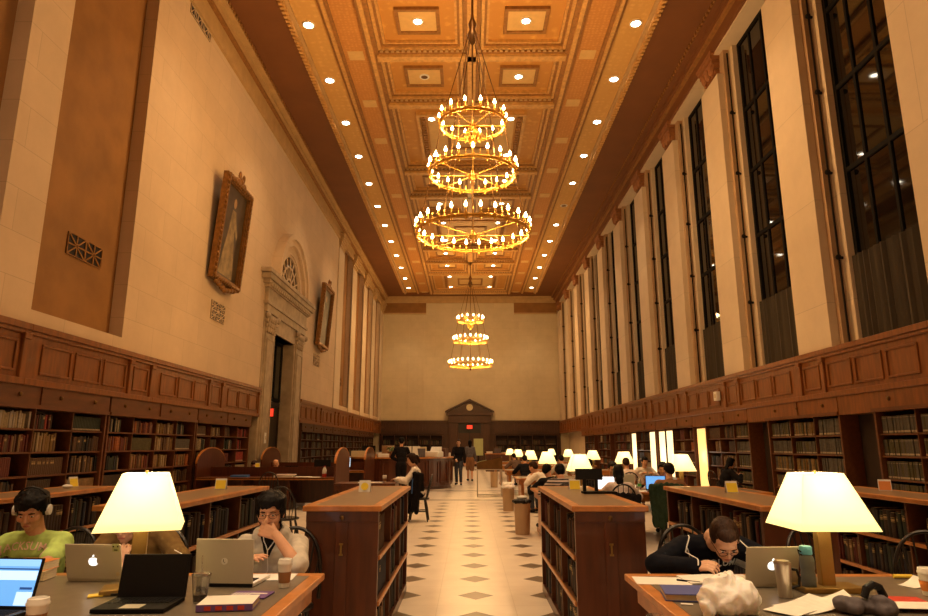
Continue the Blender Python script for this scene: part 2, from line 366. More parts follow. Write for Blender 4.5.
# ceiling: flat soffit round a raised field of coffers
def yrow(i): return i
ROWS = []
for base in (3.47 - 11.2, 3.47, 14.67, 25.87, 37.07):
    ROWS += [(base, base + 2.8, 'a'), (base + 2.8, base + 5.6, 'a'), (base + 5.6, base + 11.2, 'b')]
ROWS = [r for r in ROWS if r[1] > -1]
m = MB(); YE = 48.25; HI = 5.05
m.box(-8, CX - HI, Y0, Y1, ZC, ZC + .6, 0); m.box(CX + HI, 8.2, Y0, Y1, ZC, ZC + .6, 0); m.box(CX - HI, CX + HI, YE + .1, Y1, ZC, ZC + .6, 0)
m.box(CX - HI, CX + HI, Y0, -.9, ZC, ZC + .6, 0)
m.box(CX - HI, CX + HI, -1, YE + .2, ZC + .5, ZC + .7, 6)
for s in (-1, 1):
    def sb(a, b, z0, z1, mi, y0=-.9, y1=YE + .1):
        x0, x1 = sorted((CX + s * a, CX + s * b)); m.box(x0, x1, y0, y1, z0, z1, mi)
    sb(4.02, 5.0, ZC + .10, ZC + .5, 7)                      # strip with the downlights
    sb(4.98, 5.06, ZC - .05, ZC + .3, 3); sb(4.88, 4.99, ZC + .02, ZC + .2, 4)
    sb(3.96, 4.06, ZC - .02, ZC + .3, 3); sb(3.86, 3.96, ZC + .04, ZC + .3, 5); sb(4.06, 4.14, ZC + .04, ZC + .3, 5)
    sb(3.12, 3.9, ZC + .10, ZC + .5, 2)                      # ornamented strip
    sb(3.05, 3.13, ZC - .02, ZC + .3, 5); sb(2.93, 3.05, ZC - .06, ZC + .3, 3); sb(2.80, 2.93, ZC + .02, ZC + .3, 5)
    for i in range(18):
        yy = 1.0 + 2.8 * i - .55
        if yy > -.9: sb(3.28, 3.74, ZC + .085, ZC + .2, 6, yy, yy + .45)
    for i in range(270): sb(4.99, 5.13, ZC - .075, ZC + .02, 3, -.8 + i * .18, -.8 + i * .18 + .10)
sbm = m
def step(x0, x1, y0, y1, lv):
    """nested frames going up: lv = list of (width, z, material)"""
    for w, z, mi in lv:
        m.frame(x0, x1, y0, y1, z, ZC + .52, w, mi); x0 += w; x1 -= w; y0 += w; y1 -= w
    return x0, x1, y0, y1
for a, b, kind in ROWS:
    a = max(a, -.9)
    m.box(CX - 2.85, CX + 2.85, b - .13, b + .13, ZC - .05, ZC + .4, 3); m.box(CX - 2.85, CX + 2.85, b - .22, b + .22, ZC + .05, ZC + .4, 5)
    for i in range(34):
        xx = CX - 2.75 + i * .163; m.box(xx, xx + .09, b - .30, b - .22, ZC + .04, ZC + .2, 4)
    if kind == 'a':
        m.box(CX - .13, CX + .13, a, b, ZC - .05, ZC + .4, 3); m.box(CX - .24, CX + .24, a, b, ZC + .05, ZC + .4, 5)
        for c in (-1.53, 1.53):
            x0, x1, y0, y1 = step(CX + c - 1.27, CX + c + 1.27, a + .24, b - .24, [(.09, ZC + .10, 3), (.07, ZC + .17, 5), (.07, ZC + .2, 3)])
            m.box(x0, x1, y0, y1, ZC + .30, ZC + .5, 1)
            cy = (a + b) / 2
            m.frame(CX + c - .62, CX + c + .62, cy - .55, cy + .55, ZC + .20, ZC + .4, .10, 5)
            m.box(CX + c - .52, CX + c + .52, cy - .45, cy + .45, ZC + .25, ZC + .4, 6)
    else:
        x0, x1, y0, y1 = step(CX - 2.8, CX + 2.8, a + .24, b - .24, [(.09, ZC + .10, 3), (.07, ZC + .17, 5), (.07, ZC + .2, 3)])
        m.box(x0, x1, y0, y1, ZC + .30, ZC + .5, 1)
        m.frame(CX - 2.0, CX + 2.0, a + .95, b - .95, ZC + .16, ZC + .4, .12, 3)
        for sx in (-1, 1):
            for i in range(17):
                yy = a + 1.1 + i * .2; xx = CX + sx * 1.76; m.box(xx - .07, xx + .07, yy, yy + .11, ZC + .14, ZC + .35, 5)
        m.box(CX - 1.6, CX + 1.6, a + 1.3, b - 1.3, ZC + .22, ZC + .4, 6)
        m.frame(CX - .9, CX + .9, (a + b) / 2 - .9, (a + b) / 2 + .9, ZC + .16, ZC + .4, .12, 5)
ceil = struct(m.build('ceiling', ['soffit', 'gold_field', 'orange_field', 'molding', 'cornice', 'mold_dark', 'panel_plain', 'strip_field']))
# the strip uses its own plaster
# oak panelling band over the bookcases
def panelling(side):
    s, x = (1, XL) if side == 'left' else (-1, XR)
    def bx(p0, p1, y0, y1, z0, z1, mi=0):
        a, b = sorted((x + s * p0, x + s * p1)); m.box(a, b, y0, y1, z0, z1, mi)
    m = MB()
    for k in range(-3, 11):
        b0 = 9.6 + PB * k if side == 'left' else 9.42 + PB * k
        if b0 > Y1 - .5: continue
        e0 = min(b0 + PB, Y1)
        if side == 'left' and b0 < 25.7 and e0 > 20.7:       # broken by the stone doorcase
            segs = [(b0, 20.7)] if b0 < 20.7 else []
            if e0 > 25.7: segs.append((25.7, e0))
        else: segs = [(b0, e0)]
        for u0, u1 in segs:
            bx(-.35, .04, u0, u1, 2.43, 3.3)
            bx(0, .11, u0, u1, 3.22, 3.32); bx(0, .08, u0, u1, 3.16, 3.22); bx(0, .09, u0, u1, 2.40, 2.50); 
        st = [(b0 - .04, b0 + .28), (b0 + 2.98, b0 + 3.1), (b0 + 3.86, b0 + 3.98)]
        for u0, u1 in st:
            if any(p <= u0 and u1 <= q + .2 for p, q in segs): bx(0, .085, u0, u1, 2.44, 3.24); bx(0, .11, u0 - .02, u1 + .02, 3.08, 3.17)
        for u0, u1 in [(b0 + .36, b0 + 1.14), (b0 + 1.24, b0 + 2.02), (b0 + 2.12, b0 + 2.9), (b0 + 3.18, b0 + 3.78)]:
            if any(p <= u0 and u1 <= q for p, q in segs):
                y_ = [u0, u1]; p = .065
                bx(.04, p, u0, u1, 2.58, 2.62); bx(.04, p, u0, u1, 3.02, 3.06); bx(.04, p, u0, u0 + .04, 2.62, 3.02); bx(.04, p, u1 - .04, u1, 2.62, 3.02)
    return trim(m, ['oak'], bevel=.008, seg=1)
panelling('left'); panelling('right')
m = MB().box(XL, XR, Y1 - .1, Y1, 0, 3.35); m.box(XL, XR, Y1 - .16, Y1, 3.25, 3.38); m.box(XL, XR, Y1 - .16, Y1, 2.4, 2.5)
for i in range(13):
    x = XL + .4 + i * 1.0
    if -2.1 < x < 1.9: continue
    m.wframe('y', Y1 - .13, Y1 - .1, x, x + .85, 2.58, 3.15, .05)
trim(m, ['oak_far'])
# windows
for i, k in enumerate(range(-3, 11)):
    a, b = 13.4 + PB * (k - 1) + .34, 12.15 + PB * k - .34
    if b > Y1: b = Y1 - .2
    m = MB(); xg = XR + .5
    m.wframe('x', xg - .05, xg + .05, a, b, 3.34, 12.25, .09)
    w = b - a
    for f in (.34, .67): m.box(xg - .04, xg + .04, a + w * f - .035, a + w * f + .035, 3.4, 12.2)
    for z in (5.0, 6.75, 8.5, 10.25): m.box(xg - .045, xg + .045, a, b, z - .045, z + .045)
    f = struct(m.build('window_%d' % (i + 1), 'lead'))
    MB().box(xg - .012, xg + .012, a + .05, b - .05, 3.4, 12.2).build('window_pane', 'glass_dark', f)
    if k < -1: continue
    n = 40; pts = []
    m = MB(); zt = 5.03
    xs = [XR + .40 + .035 * math.sin(j * 1.9) + .012 * math.sin(j * .7) for j in range(n)]; ys = [a + .02 + (b - a - .04) * j / (n - 1) for j in range(n)]
    vs = [(xs[j], ys[j], z) for z in (3.345, zt) for j in range(n)] + [(xs[j] + .012, ys[j], z) for z in (3.345, zt) for j in range(n)]
    fs = []
    for j in range(n - 1): fs += [(j, j + 1, n + j + 1, n + j), (2 * n + j, 3 * n + j, 3 * n + j + 1, 2 * n + j + 1), (n + j, n + j + 1, 3 * n + j + 1, 3 * n + j), (j, 2 * n + j, 2 * n + j + 1, j + 1)]
    m.add(vs, fs)
    nm = ORD[k] if k >= 0 else 'hidden'
    if k < 0: nm = 'bay before the first'
    lab = 'dark curtain across the foot of the %s tall window along from the viewer' % nm if k >= 0 else 'dark curtain across the foot of the tall window beside the viewer'
    c = tag(m.build('curtain', 'curtain', smooth=True), lab, 'curtain', 'curtains on the tall windows')
    r = thing('curtain_rod', 'thin iron pull rod on the jamb beyond the %s tall window along from the viewer' % (nm if k >= 0 else 'hidden'), 'rod', (XR + .24, b + .16, 0), 0, 'pull rods beside the tall windows')
    if k < 0: r['label'] = 'thin iron pull rod on the window jamb beside the viewer'
    MB().tube([(0, 0, 3.4), (0, 0, 12.1)], .022, 6).build('shaft', 'lead', r)
    for z in (5.05, 6.8, 8.55, 10.3):
        MB().tube([(.08, .02, z), (-.02, -.02, z)], .03, 6).ell((-.03, -.03, z), .055, nu=8, nv=6).build('bracket', 'lead', r)
# doorway in the portrait wall
dc = struct(MB().box(XL - .56, XL - .46, DY0 - .2, DY1 + .2, 0, DZ).build('door_1', 'ink'))
m = MB(); xg = XL - .46
m.wframe('x', xg, xg + .06, DY0, DY1, 3.1, DZ, .12); m.box(xg, xg + .06, 22.75, 22.85, 3.1, DZ); m.box(xg, xg + .06, 23.6, 23.7, 3.1, DZ)
m.build('transom_frame', 'lead', dc)
MB().box(xg + .01, xg + .03, DY0, DY1, 3.1, DZ).build('transom_pane', pm('teal_glass', (.012, .020, .017), .08, var=.1), dc)
m = MB()
for a, b in ((DY0 - .1, 23.18), (23.22, DY1 + .1)): m.wframe('x', xg, xg + .05, a, b, .02, 3.05, .14)
m.build('door_leaf', 'shelf_dark', dc)
m = MB(); PXF = XL + .08
for a, b in ((DY0 - 1.2, DY0 + .02), (DY1 - .02, DY1 + 1.2)):
    m.box(XL - 1.0, XL + .03, a, b, 0, 5.9); m.box(XL, PXF, a + .12, b - .12, .35, 5.2); m.box(XL, PXF + .06, a + .04, b - .04, 0, .35)
    m.wframe('x', PXF, PXF + .03, a + .2, b - .2, .6, 5.0, .06)
    for j in range(4): w = .01 + .025 * j; m.box(XL, PXF + w, a + .1 - w, b - .1 + w, 5.2 + j * .15, 5.33 + j * .15)
    for jj in range(3):
        for q in range(4): m.ell((PXF + .02 + .02 * jj, a + .2 + q * .21, 5.28 + jj * .17), (.07, .085, .12), nu=8, nv=6)
    for q in (a + .05, b - .05): m.ell((PXF + .06, q, 5.72), (.10, .12, .12), nu=10, nv=6)
m.box(XL - 1.0, XL + .05, DY0 - .1, DY1 + .1, DZ, 5.9)
for z0, z1, w in ((5.85, 6.1, .12), (6.1, 6.2, .17), (6.2, 6.65, .13), (6.65, 6.76, .18), (6.76, 6.88, .23), (6.88, 7.06, .30), (7.06, 7.2, .35)):
    m.box(XL - .1, XL + w, DY0 - 1.2 - (w - .12) * 2.6, DY1 + 1.2 + (w - .12) * 2.6, z0, z1)
for i in range(24): yy = DY0 - 1.3 + i * .222; m.box(XL, XL + .26, yy, yy + .11, 6.68, 6.80)
struct(m.build('trim_81', 'taupe', bevel=.012, seg=1))
def arch(y0, zc, ra, rb, xa, xb, mb, n=28, mi=0):
    vs = []
    for i in range(n + 1):
        t = math.pi * i / n
        for r, x in ((ra, xa), (rb, xa), (rb, xb), (ra, xb)): vs.append((x, y0 + r * math.cos(t), zc + r * math.sin(t)))
    fs = []
    for i in range(n):
        a, b = 4 * i, 4 * (i + 1)
        fs += [(a + j, a + (j + 1) % 4, b + (j + 1) % 4, b + j) for j in range(4)]
    mb.add(vs, fs + [(0, 1, 2, 3), tuple(4 * n + q for q in (3, 2, 1, 0))], mi)
m = MB(); AY = 23.25
arch(AY, 7.2, 1.62, 1.95, XL - .02, XL + .24, m); arch(AY, 7.2, 1.3, 1.62, XL - .02, XL + .12, m); arch(AY, 7.2, 1.85, 2.05, XL - .02, XL + .32, m)
struct(m.build('trim_82', 'stone', smooth=True))
fl = MB()
pts = [(AY + 1.3 * math.cos(math.pi * i / 24), 7.2 + 1.3 * math.sin(math.pi * i / 24)) for i in range(25)]
fl.prism(pts, 'x', XL, XL + .02); fw = struct(fl.build('window_31', 'glass_dark'))
g = MB(); arch(AY, 7.2, .35, .42, XL + .02, XL + .06, g); arch(AY, 7.2, .8, .86, XL + .02, XL + .06, g); arch(AY, 7.2, 1.2, 1.3, XL + .02, XL + .08, g)
for i in range(1, 8):
    t = math.pi * i / 8; g.tube([(XL + .04, AY + .38 * math.cos(t), 7.2 + .38 * math.sin(t)), (XL + .04, AY + 1.25 * math.cos(t), 7.2 + 1.25 * math.sin(t))], .025, 6)
g.build('fanlight_grille', 'stone', fw)
ex = thing('exit_sign', 'small red lit sign on the jamb of the stone doorway', 'sign', (XL - .10, 22.30, 2.62))
MB().box(-.16, .16, .0, .08, -.16, .16).build('housing', 'black', ex); MB().box(-.13, .13, -.01, .0, -.13, .13).build('lit_face', 'exit', ex)
# far doorcase with its pediment
dx = .05; m = MB(); yf = Y1 - .1
for s in (-1, 1):
    x0, x1 = sorted((dx + s * .85, dx + s * 1.55)); m.box(x0, x1, yf - .35, yf, 0, 3.3); x0, x1 = sorted((dx + s * .98, dx + s * 1.42)); m.box(x0, x1, yf - .45, yf, .3, 3.1)
m.box(dx - 1.6, dx + 1.6, yf - .45, yf, 3.2, 3.75); m.box(dx - 1.75, dx + 1.75, yf - .6, yf, 3.75, 3.95)
m.prism([(dx - 1.75, 3.95), (dx + 1.75, 3.95), (dx, 4.8)], 'y', yf - .45, yf)
for s in (-1, 1): m.prism([(dx + s * 1.85, 3.95), (dx + s * 1.85, 4.06), (dx, 4.97), (dx, 4.83)], 'y', yf - .65, yf)
struct(m.build('trim_83', 'oak_far'))
fd = struct(MB().box(dx - .85, dx + .85, yf - .1, yf, 0, 3.2).build('door_2', 'ink'))
m = MB()
for a, b in ((dx - .82, dx - .02), (dx + .02, dx + .82)):
    m.box(a, b, yf - .16, yf - .1, .02, 2.45); m.wframe('y', yf - .2, yf - .16, a, b, .05, 2.4, .12)
m.build('door_leaf', 'oak_far', fd)
tag(MB().lathe([(.25, -.03), (.25, .03), (.2, .05)], 20).build('medallion', 'cream', smooth=True), 'round pale medallion in the wooden pediment over the end door', 'medallion')
o = bpy.data.objects['medallion']; o.location = (dx, yf - .5, 4.33); o.rotation_euler = (R(90), 0, 0)
ex = thing('exit_sign', 'small red lit sign over the door under the pediment', 'sign', (dx, yf - .25, 2.88))
MB().box(-.24, .24, 0, .1, -.16, .18).build('housing', 'black', ex); MB().box(-.20, .20, -.012, 0, -.13, .14).build('lit_face', 'exit', ex)
# pierced stone wall vents
def vent(y, z, w, n, label, x, h, rows):
    v = thing('wall_vent', label, 'vent', (x, y, z), 0, 'pierced vents in the portrait wall')
    c, d = w / n, h / rows; mb = MB().box(-.02, .012, 0, w, 0, h); mg = MB()
    for i in range(n):
        for j in range(rows):
            y0, z0 = i * c, j * d
            mg.wframe('x', .012, .03, y0, y0 + c, z0, z0 + d, c * .025)
            for a, b in ((0, d * .48), (c * .48, 0), (c * .46, d * .46), (c * .46, -d * .46)):
                L_ = 2 * math.hypot(a, b); mg.obox((.021, y0 + c / 2, z0 + d / 2), (.016, L_, c * .045), (math.atan2(b, a), 0, 0))
    mb.build('backing', 'ink', v); mg.build('grille', 'stone' if x == XL else 'recess', v)
vent(10.68, 4.78, 1.06, 2, 'double pierced vent in the ochre recess on the portrait wall', XL - .27, .40, 1)
vent(16.4, 4.76, .92, 2, 'four-part pierced vent under the big gilt portrait', XL, .50, 2)
vent(27.7, 4.95, 1.0, 2, 'four-part pierced vent under the smaller portrait past the doorway', XL, .5, 2)
vent(34.3, 4.68, 1.0, 2, 'double pierced vent low in the first ochre recess past both portraits', XL - .27, .5, 1)
vent(38.3, 4.68, 1.0, 2, 'double pierced vent low in the second ochre recess past both portraits', XL - .27, .5, 1)
vent(13.7, 11.8, 1.2, 3, 'pierced vent high under the cornice above the big gilt portrait', XL, .45, 1)
# portraits
def portrait(y0, y1, z0, z1, tilt, label, gown):
    w, h = y1 - y0, z1 - z0
    t = thing('framed_portrait', label, 'painting', (XL + .07, y0, z0)); t.rotation_euler = (0, tilt, 0)
    m = MB(); m.wframe('x', 0, .14, 0, w, 0, h, .16); m.wframe('x', .05, .19, .04, w - .04, .04, h - .04, .06); m.wframe('x', 0, .10, .14, w - .14, .14, h - .14, .05)
    for i in range(13):
        for z in (.06, h - .06): m.ell((.15, .1 + (w - .2) * i / 12, z), (.05, .06, .07), nu=8, nv=5)
    for i in range(20):
        for yy in (.06, w - .06): m.ell((.15, yy, .1 + (h - .2) * i / 19), (.05, .07, .05), nu=8, nv=5)
    m.build('frame', 'gilt_dark', t, smooth=True)
    m = MB()
    for q in (-1, 0, 1): m.ell((.1, w / 2 + q * .22, h + .06 - abs(q) * .05), (.09, .16, .13 - .03 * abs(q)), nu=10, nv=6)
    for q in (-.14, .14): m.ell((.12, w / 2 + q, h + .2), (.05, .06, .14), nu=8, nv=6)
    m.build('crest', 'gilt_dark', t, smooth=True)
    m = MB()
    for q in range(-3, 4): m.ell((.1, w / 2 + q * .2, -.02 - .04 * (3 - abs(q))), (.08, .13, .08), nu=8, nv=6)
    m.build('foot_scroll', 'gilt_dark', t, smooth=True)
    MB().box(-.02, .05, .12, w - .12, .12, h - .12).build('canvas', 'canvas_dark', t)
    cy = w * .5; m = MB()
    m.prism([(cy - .52, .25), (cy + .5, .25), (cy + .36, .9), (cy + .2, 1.55), (cy + .14, h * .73), (cy - .12, h * .73), (cy - .2, 1.5), (cy - .38, .9)], 'x', .05, .054)
    m.prism([(cy + .15, h * .7), (cy + .45, h * .52), (cy + .40, h * .47), (cy + .1, h * .6)], 'x', .05, .055)
    m.build('painted_gown', gown, t)
    m = MB(); m.prism([(cy + .10 * math.cos(q * .524), h * .80 + .14 * math.sin(q * .524)) for q in range(12)], 'x', .05, .056); m.build('painted_face', 'canvas_face', t)
    MB().tube([(.02, w * .3, h * .9), (-.05, w * .3, h * .98)], .01, 5).build('hanging_wire', 'lead', t)
flat('gilt_dark', (.26, .125, .035), .42, metal=.55, var=.35, scale=9)
flat('canvas_dark', (.055, .04, .022), .35, var=.4, scale=2.5)
flat('gown_pale', (.25, .18, .09), .45, var=.4, scale=5)
flat('gown_dark', (.06, .035, .018), .45, var=.4, scale=5)
flat('canvas_face', (.36, .23, .12), .5, var=.2)
portrait(15.85, 17.75, 5.75, 8.65, R(4), 'large portrait in gilt frame tilted off the stone wall above a vent', 'gown_pale')
portrait(27.55, 29.45, 5.8, 8.6, R(4), 'smaller-looking gilt framed portrait past the stone doorway', 'gown_dark')
# ------------------------------------------------------------------ lights on the ceiling
def light(kind, loc, power, col, name, **k):
    l = bpy.data.lights.new(name, kind); l.energy = power; l.color = col
    for a, b in k.items(): setattr(l, a, b)
    o = bpy.data.objects.new(name, l); COL.objects.link(o); o.location = loc; return o
DOWN_P, CH_P, LAMP_P, TUBE_P = 480., 22.5, 42., 9.
WARM, WARMER, LAMPC = (1, .67, .37), (1, .55, .19), (1, .86, .62)
def downlight(x, y, z, label, group, lit=True, r=.13):
    d = thing('downlight', label, 'ceiling light', (x, y, z), 0, group)
    MB().lathe([(r + .05, 0), (r + .05, -.025), (r, -.03), (r, 0)], 18, ring=True).build('trim_ring', 'white', d)
    MB().lathe([(r, -.012), (r, -.02)], 18).build('lens', 'glow_down' if lit else 'bronze', d)
    return d
for s, side in ((-1, 'portrait-wall'), (1, 'window-wall')):
    for i in range(0, 15):
        y = 7.6 + 2.8 * i
        if y > 11: downlight(CX + s * 4.6, y, ZC + .10, 'recessed downlight, %s along the %s strip of the ceiling' % (ORD[i - 2], side), 'downlights in the ceiling strips', not (s == 1 and i == 8))
        for yy in ((y,) if i % 2 == 0 else ()):
            light('SPOT', (CX + s * 4.6, yy, ZC), DOWN_P, WARM, 'downlight_lamp', spot_size=R(88), spot_blend=.9, shadow_soft_size=.12)
n = [0, 0]
for a, b, kind in ROWS:
    if b < 13: continue
    cs = [(a + b) / 2] if kind == 'a' else [a + 1.3, b - 1.3]
    for cy in cs:
        for j, sx in enumerate((-1, 1)):
            if cy < 14: continue
            n[j] += 1
            downlight(CX + sx * (1.53 if kind == 'a' else 1.45), cy, ZC + (.25 if kind == 'a' else .22), 'coffer downlight, %s along the %s row of coffers' % (ORD[n[j] - 1], 'portrait-side' if j == 0 else 'window-side'), 'downlights in the coffers', not (j == 0 and n[j] == 2), .11)
        light('SPOT', (CX, cy, ZC - .1), DOWN_P * .8, WARM, 'coffer_lamp', spot_size=R(88), spot_blend=.9, shadow_soft_size=.12)
for y in (-4, -1, 2, 5):                                     # the same lamps carry on over the viewer
    for x in (CX - 4.6, CX, CX + 4.6): light('SPOT', (x, y, ZC - .05), DOWN_P * 1.5, WARM, 'downlight_lamp', spot_size=R(88), spot_blend=.9, shadow_soft_size=.12)
# chandeliers
def chandelier(label, y):
    t = thing('chandelier', label, 'chandelier', (CX, y, 0), 0, 'three-tier chandeliers')
    for ri, (d, z, n) in enumerate(((1.6, 9.15, 14), (2.07, 7.85, 20), (2.64, 6.35, 26))):
        r = d / 2; m = MB()
        m.tube([(r * math.cos(2 * math.pi * i / 48), r * math.sin(2 * math.pi * i / 48), z - .035) for i in range(48)], .016, 8, True)
        m.tube([(r * math.cos(2 * math.pi * i / 48), r * math.sin(2 * math.pi * i / 48), z + .02) for i in range(48)], .018, 8, True)
        m.lathe([(r - .008, z - .035), (r + .008, z - .035), (r + .008, z + .02), (r - .008, z + .02)], 48, ring=True)
        for i in range(n):
            q = 2 * math.pi * i / n; m.ell((r * 1.0 * math.cos(q), r * 1.0 * math.sin(q), z - .075), (.026, .026, .042), nu=7, nv=5)
        for i in range(n):
            q = 2 * math.pi * (i + .5) / n
            m.tube([(r * math.cos(q), r * math.sin(q), z), ((r + .05) * math.cos(q), (r + .05) * math.sin(q), z + .1), ((r + .02) * math.cos(q), (r + .02) * math.sin(q), z + .16)], .012, 5)
        m.build('tier_ring', 'gilt', t, smooth=True)
        m = MB(); ns = 8 if ri else 6
        for i in range(ns):
            q = 2 * math.pi * i / ns; m.tube([(.06 * math.cos(q), .06 * math.sin(q), z - .04), (r * math.cos(q), r * math.sin(q), z - .04)], .014, 6)
        m.lathe([(.03, -.16), (.09, -.1), (.11, -.04), (.06, .02), (.03, .1)], 12, (0, 0, z))
        m.build('spoke_rib', 'gilt', t, smooth=True)
        for i in range(n):
            q = 2 * math.pi * i / n; x, yy = (r + .02) * math.cos(q), (r + .02) * math.sin(q)
            c = MB().lathe([(.034, .03), (.05, .05), (.02, .06), (.02, .17), (.024, .175)], 8, (x, yy, z)).build('candle', 'gilt', t, smooth=True)
            MB().lathe([(.012, .175), (.034, .21), (.036, .235), (.022, .275), (.004, .32)], 8, (x, yy, z)).build('bulb', 'bulb', c, smooth=True)
    m = MB()
    for i in range(6):
        q = 2 * math.pi * i / 6
        for (z0, r0), (z1, r1) in (((6.35, 1.3), (7.85, 1.0)), ((7.85, 1.0), (9.15, .77)), ((9.15, .77), (11.6, .10))):
            m.tube([(r0 * math.cos(q), r0 * math.sin(q), z0), (r1 * math.cos(q), r1 * math.sin(q), z1)], .012, 5)
    m.build('chain_mesh', 'bronze', t)
    m = MB(); m.lathe([(.015, 6.1), (.05, 6.2), (.02, 6.3), (.02, 11.3), (.10, 11.45), (.13, 11.6), (.07, 11.75), (.11, 11.9), (.05, 12.05), (.03, 12.2), (.03, 12.9), (.16, 12.95), (.16, 13.0)], 12)
    for zz in (6.35, 7.85, 9.15): m.ell((0, 0, zz - .22), (.06, .06, .09), nu=8, nv=6)
    m.build('stem', 'bronze', t, smooth=True)
    m = MB()
    for q in range(5): m.ell((.14 * math.cos(q * 1.257), .14 * math.sin(q * 1.257), 8.85), (.07, .07, .12), nu=8, nv=6)
    m.ell((0, 0, 8.72), (.10, .10, .13), nu=10, nv=7); m.build('pendant_finial', 'gilt', t, smooth=True)
    for d, z in ((1.6, 9.15), (2.07, 7.85), (2.64, 6.35)):
        for i in range(8):
            q = 2 * math.pi * (i + .5) / 8; r = d / 2
            light('POINT', (CX + r * math.cos(q), y + r * math.sin(q), z + .30), CH_P * d, WARMER, 'chandelier_candle_lamp', shadow_soft_size=.06)
    return t
chandelier('large three-tier candle chandelier hanging over the front of the hall', 14.37)
chandelier('small-looking three-tier chandelier hanging before the end wall', 39.57)

# ------------------------------------------------------------------ table lamps
def lamp(x, y, zt, label, rz=0., lite=1., group='shaded reading lamps'):
    t = thing('reading_lamp', label, 'lamp', (x, y, zt), rz, group)
    MB().box(-.16, .16, -.085, .085, 0, .028).build('base', 'brass', t, bevel=.006)
    MB().box(-.036, .036, -.026, .026, .028, .43).build('post', 'brass', t, bevel=.004)
    m = MB(); b, a, z0, z1, th = .206, .110, .322, .605, .004
    o0 = [(-b, -b, z0), (b, -b, z0), (b, b, z0), (-b, b, z0)]; o1 = [(-a, -a * .8, z1), (a, -a * .8, z1), (a, a * .8, z1), (-a, a * .8, z1)]
    i0 = [(p[0] * .975, p[1] * .975, p[2]) for p in o0]; i1 = [(p[0] * .96, p[1] * .96, p[2]) for p in o1]
    for j in range(4):
        k = (j + 1) % 4
        m.add([o0[j], o0[k], o1[k], o1[j]], [(0, 1, 2, 3)]); m.add([i0[j], i0[k], i1[k], i1[j]], [(3, 2, 1, 0)])
        m.add([o0[j], o0[k], i0[k], i0[j]], [(0, 3, 2, 1)]); m.add([o1[j], o1[k], i1[k], i1[j]], [(0, 1, 2, 3)])
    m.build('lamp_shade', 'shade', t)
    MB().box(-.185, .185, -.185, .185, .352, .355).build('added_diffuser', 'added_diffuser', t)  # unseen plate added inside the shade to block and soften the bulb light
    m = MB().tube([(0, 0, .43), (0, 0, .62)], .008, 6)
    for s in (-1, 1): m.tube([(0, 0, .565), (s * a * .96, 0, z1 - .01)], .004, 5)
    m.build('shade_holder', 'brass', t)
    for s in (-1, 1):
        MB().ell((s * .06, 0, .49), (.028, .028, .042), nu=10, nv=7).build('bulb', 'bulb', t, smooth=True)
    light('POINT', (x, y, zt + .50), LAMP_P * lite, LAMPC, 'reading_lamp_light', shadow_soft_size=.085)
    return t
# ------------------------------------------------------------------ furniture
def reading_table(x0, x1, y0, y1, label, over=.0, leg=True):
    t = thing('reading_table', label, 'table', ((x0 + x1) / 2, (y0 + y1) / 2, 0), 0, 'long reading tables')
    a, b = (x1 - x0) / 2, (y1 - y0) / 2
    MB().frame(-a, a, -b, b, .712, .75, .075).build('edge_band', 'edge_wood', t, bevel=.006)
    MB().box(-a + .075, a - .075, -b + .075, b - .075, .715, .7485).build('tabletop', 'lino', t)
    MB().frame(-a + .06, a - .06, -b + .06, b - .06, .60, .712, .03).build('apron', 'edge_wood', t)
    for s in (-1, 1):
        MB().box(*sorted((s * (a - .12), s * (a - .19))), -b + .12, b - .12, .05, .62).build('end_board', 'edge_wood', t, bevel=.01)
        MB().box(*sorted((s * (a - .10), s * (a - .21))), -b + .05, b - .05, 0, .07).build('foot_rail', 'edge_wood', t, bevel=.01)
    return t
LOW = []                                                      # shelf spaces of the low cases, for the books
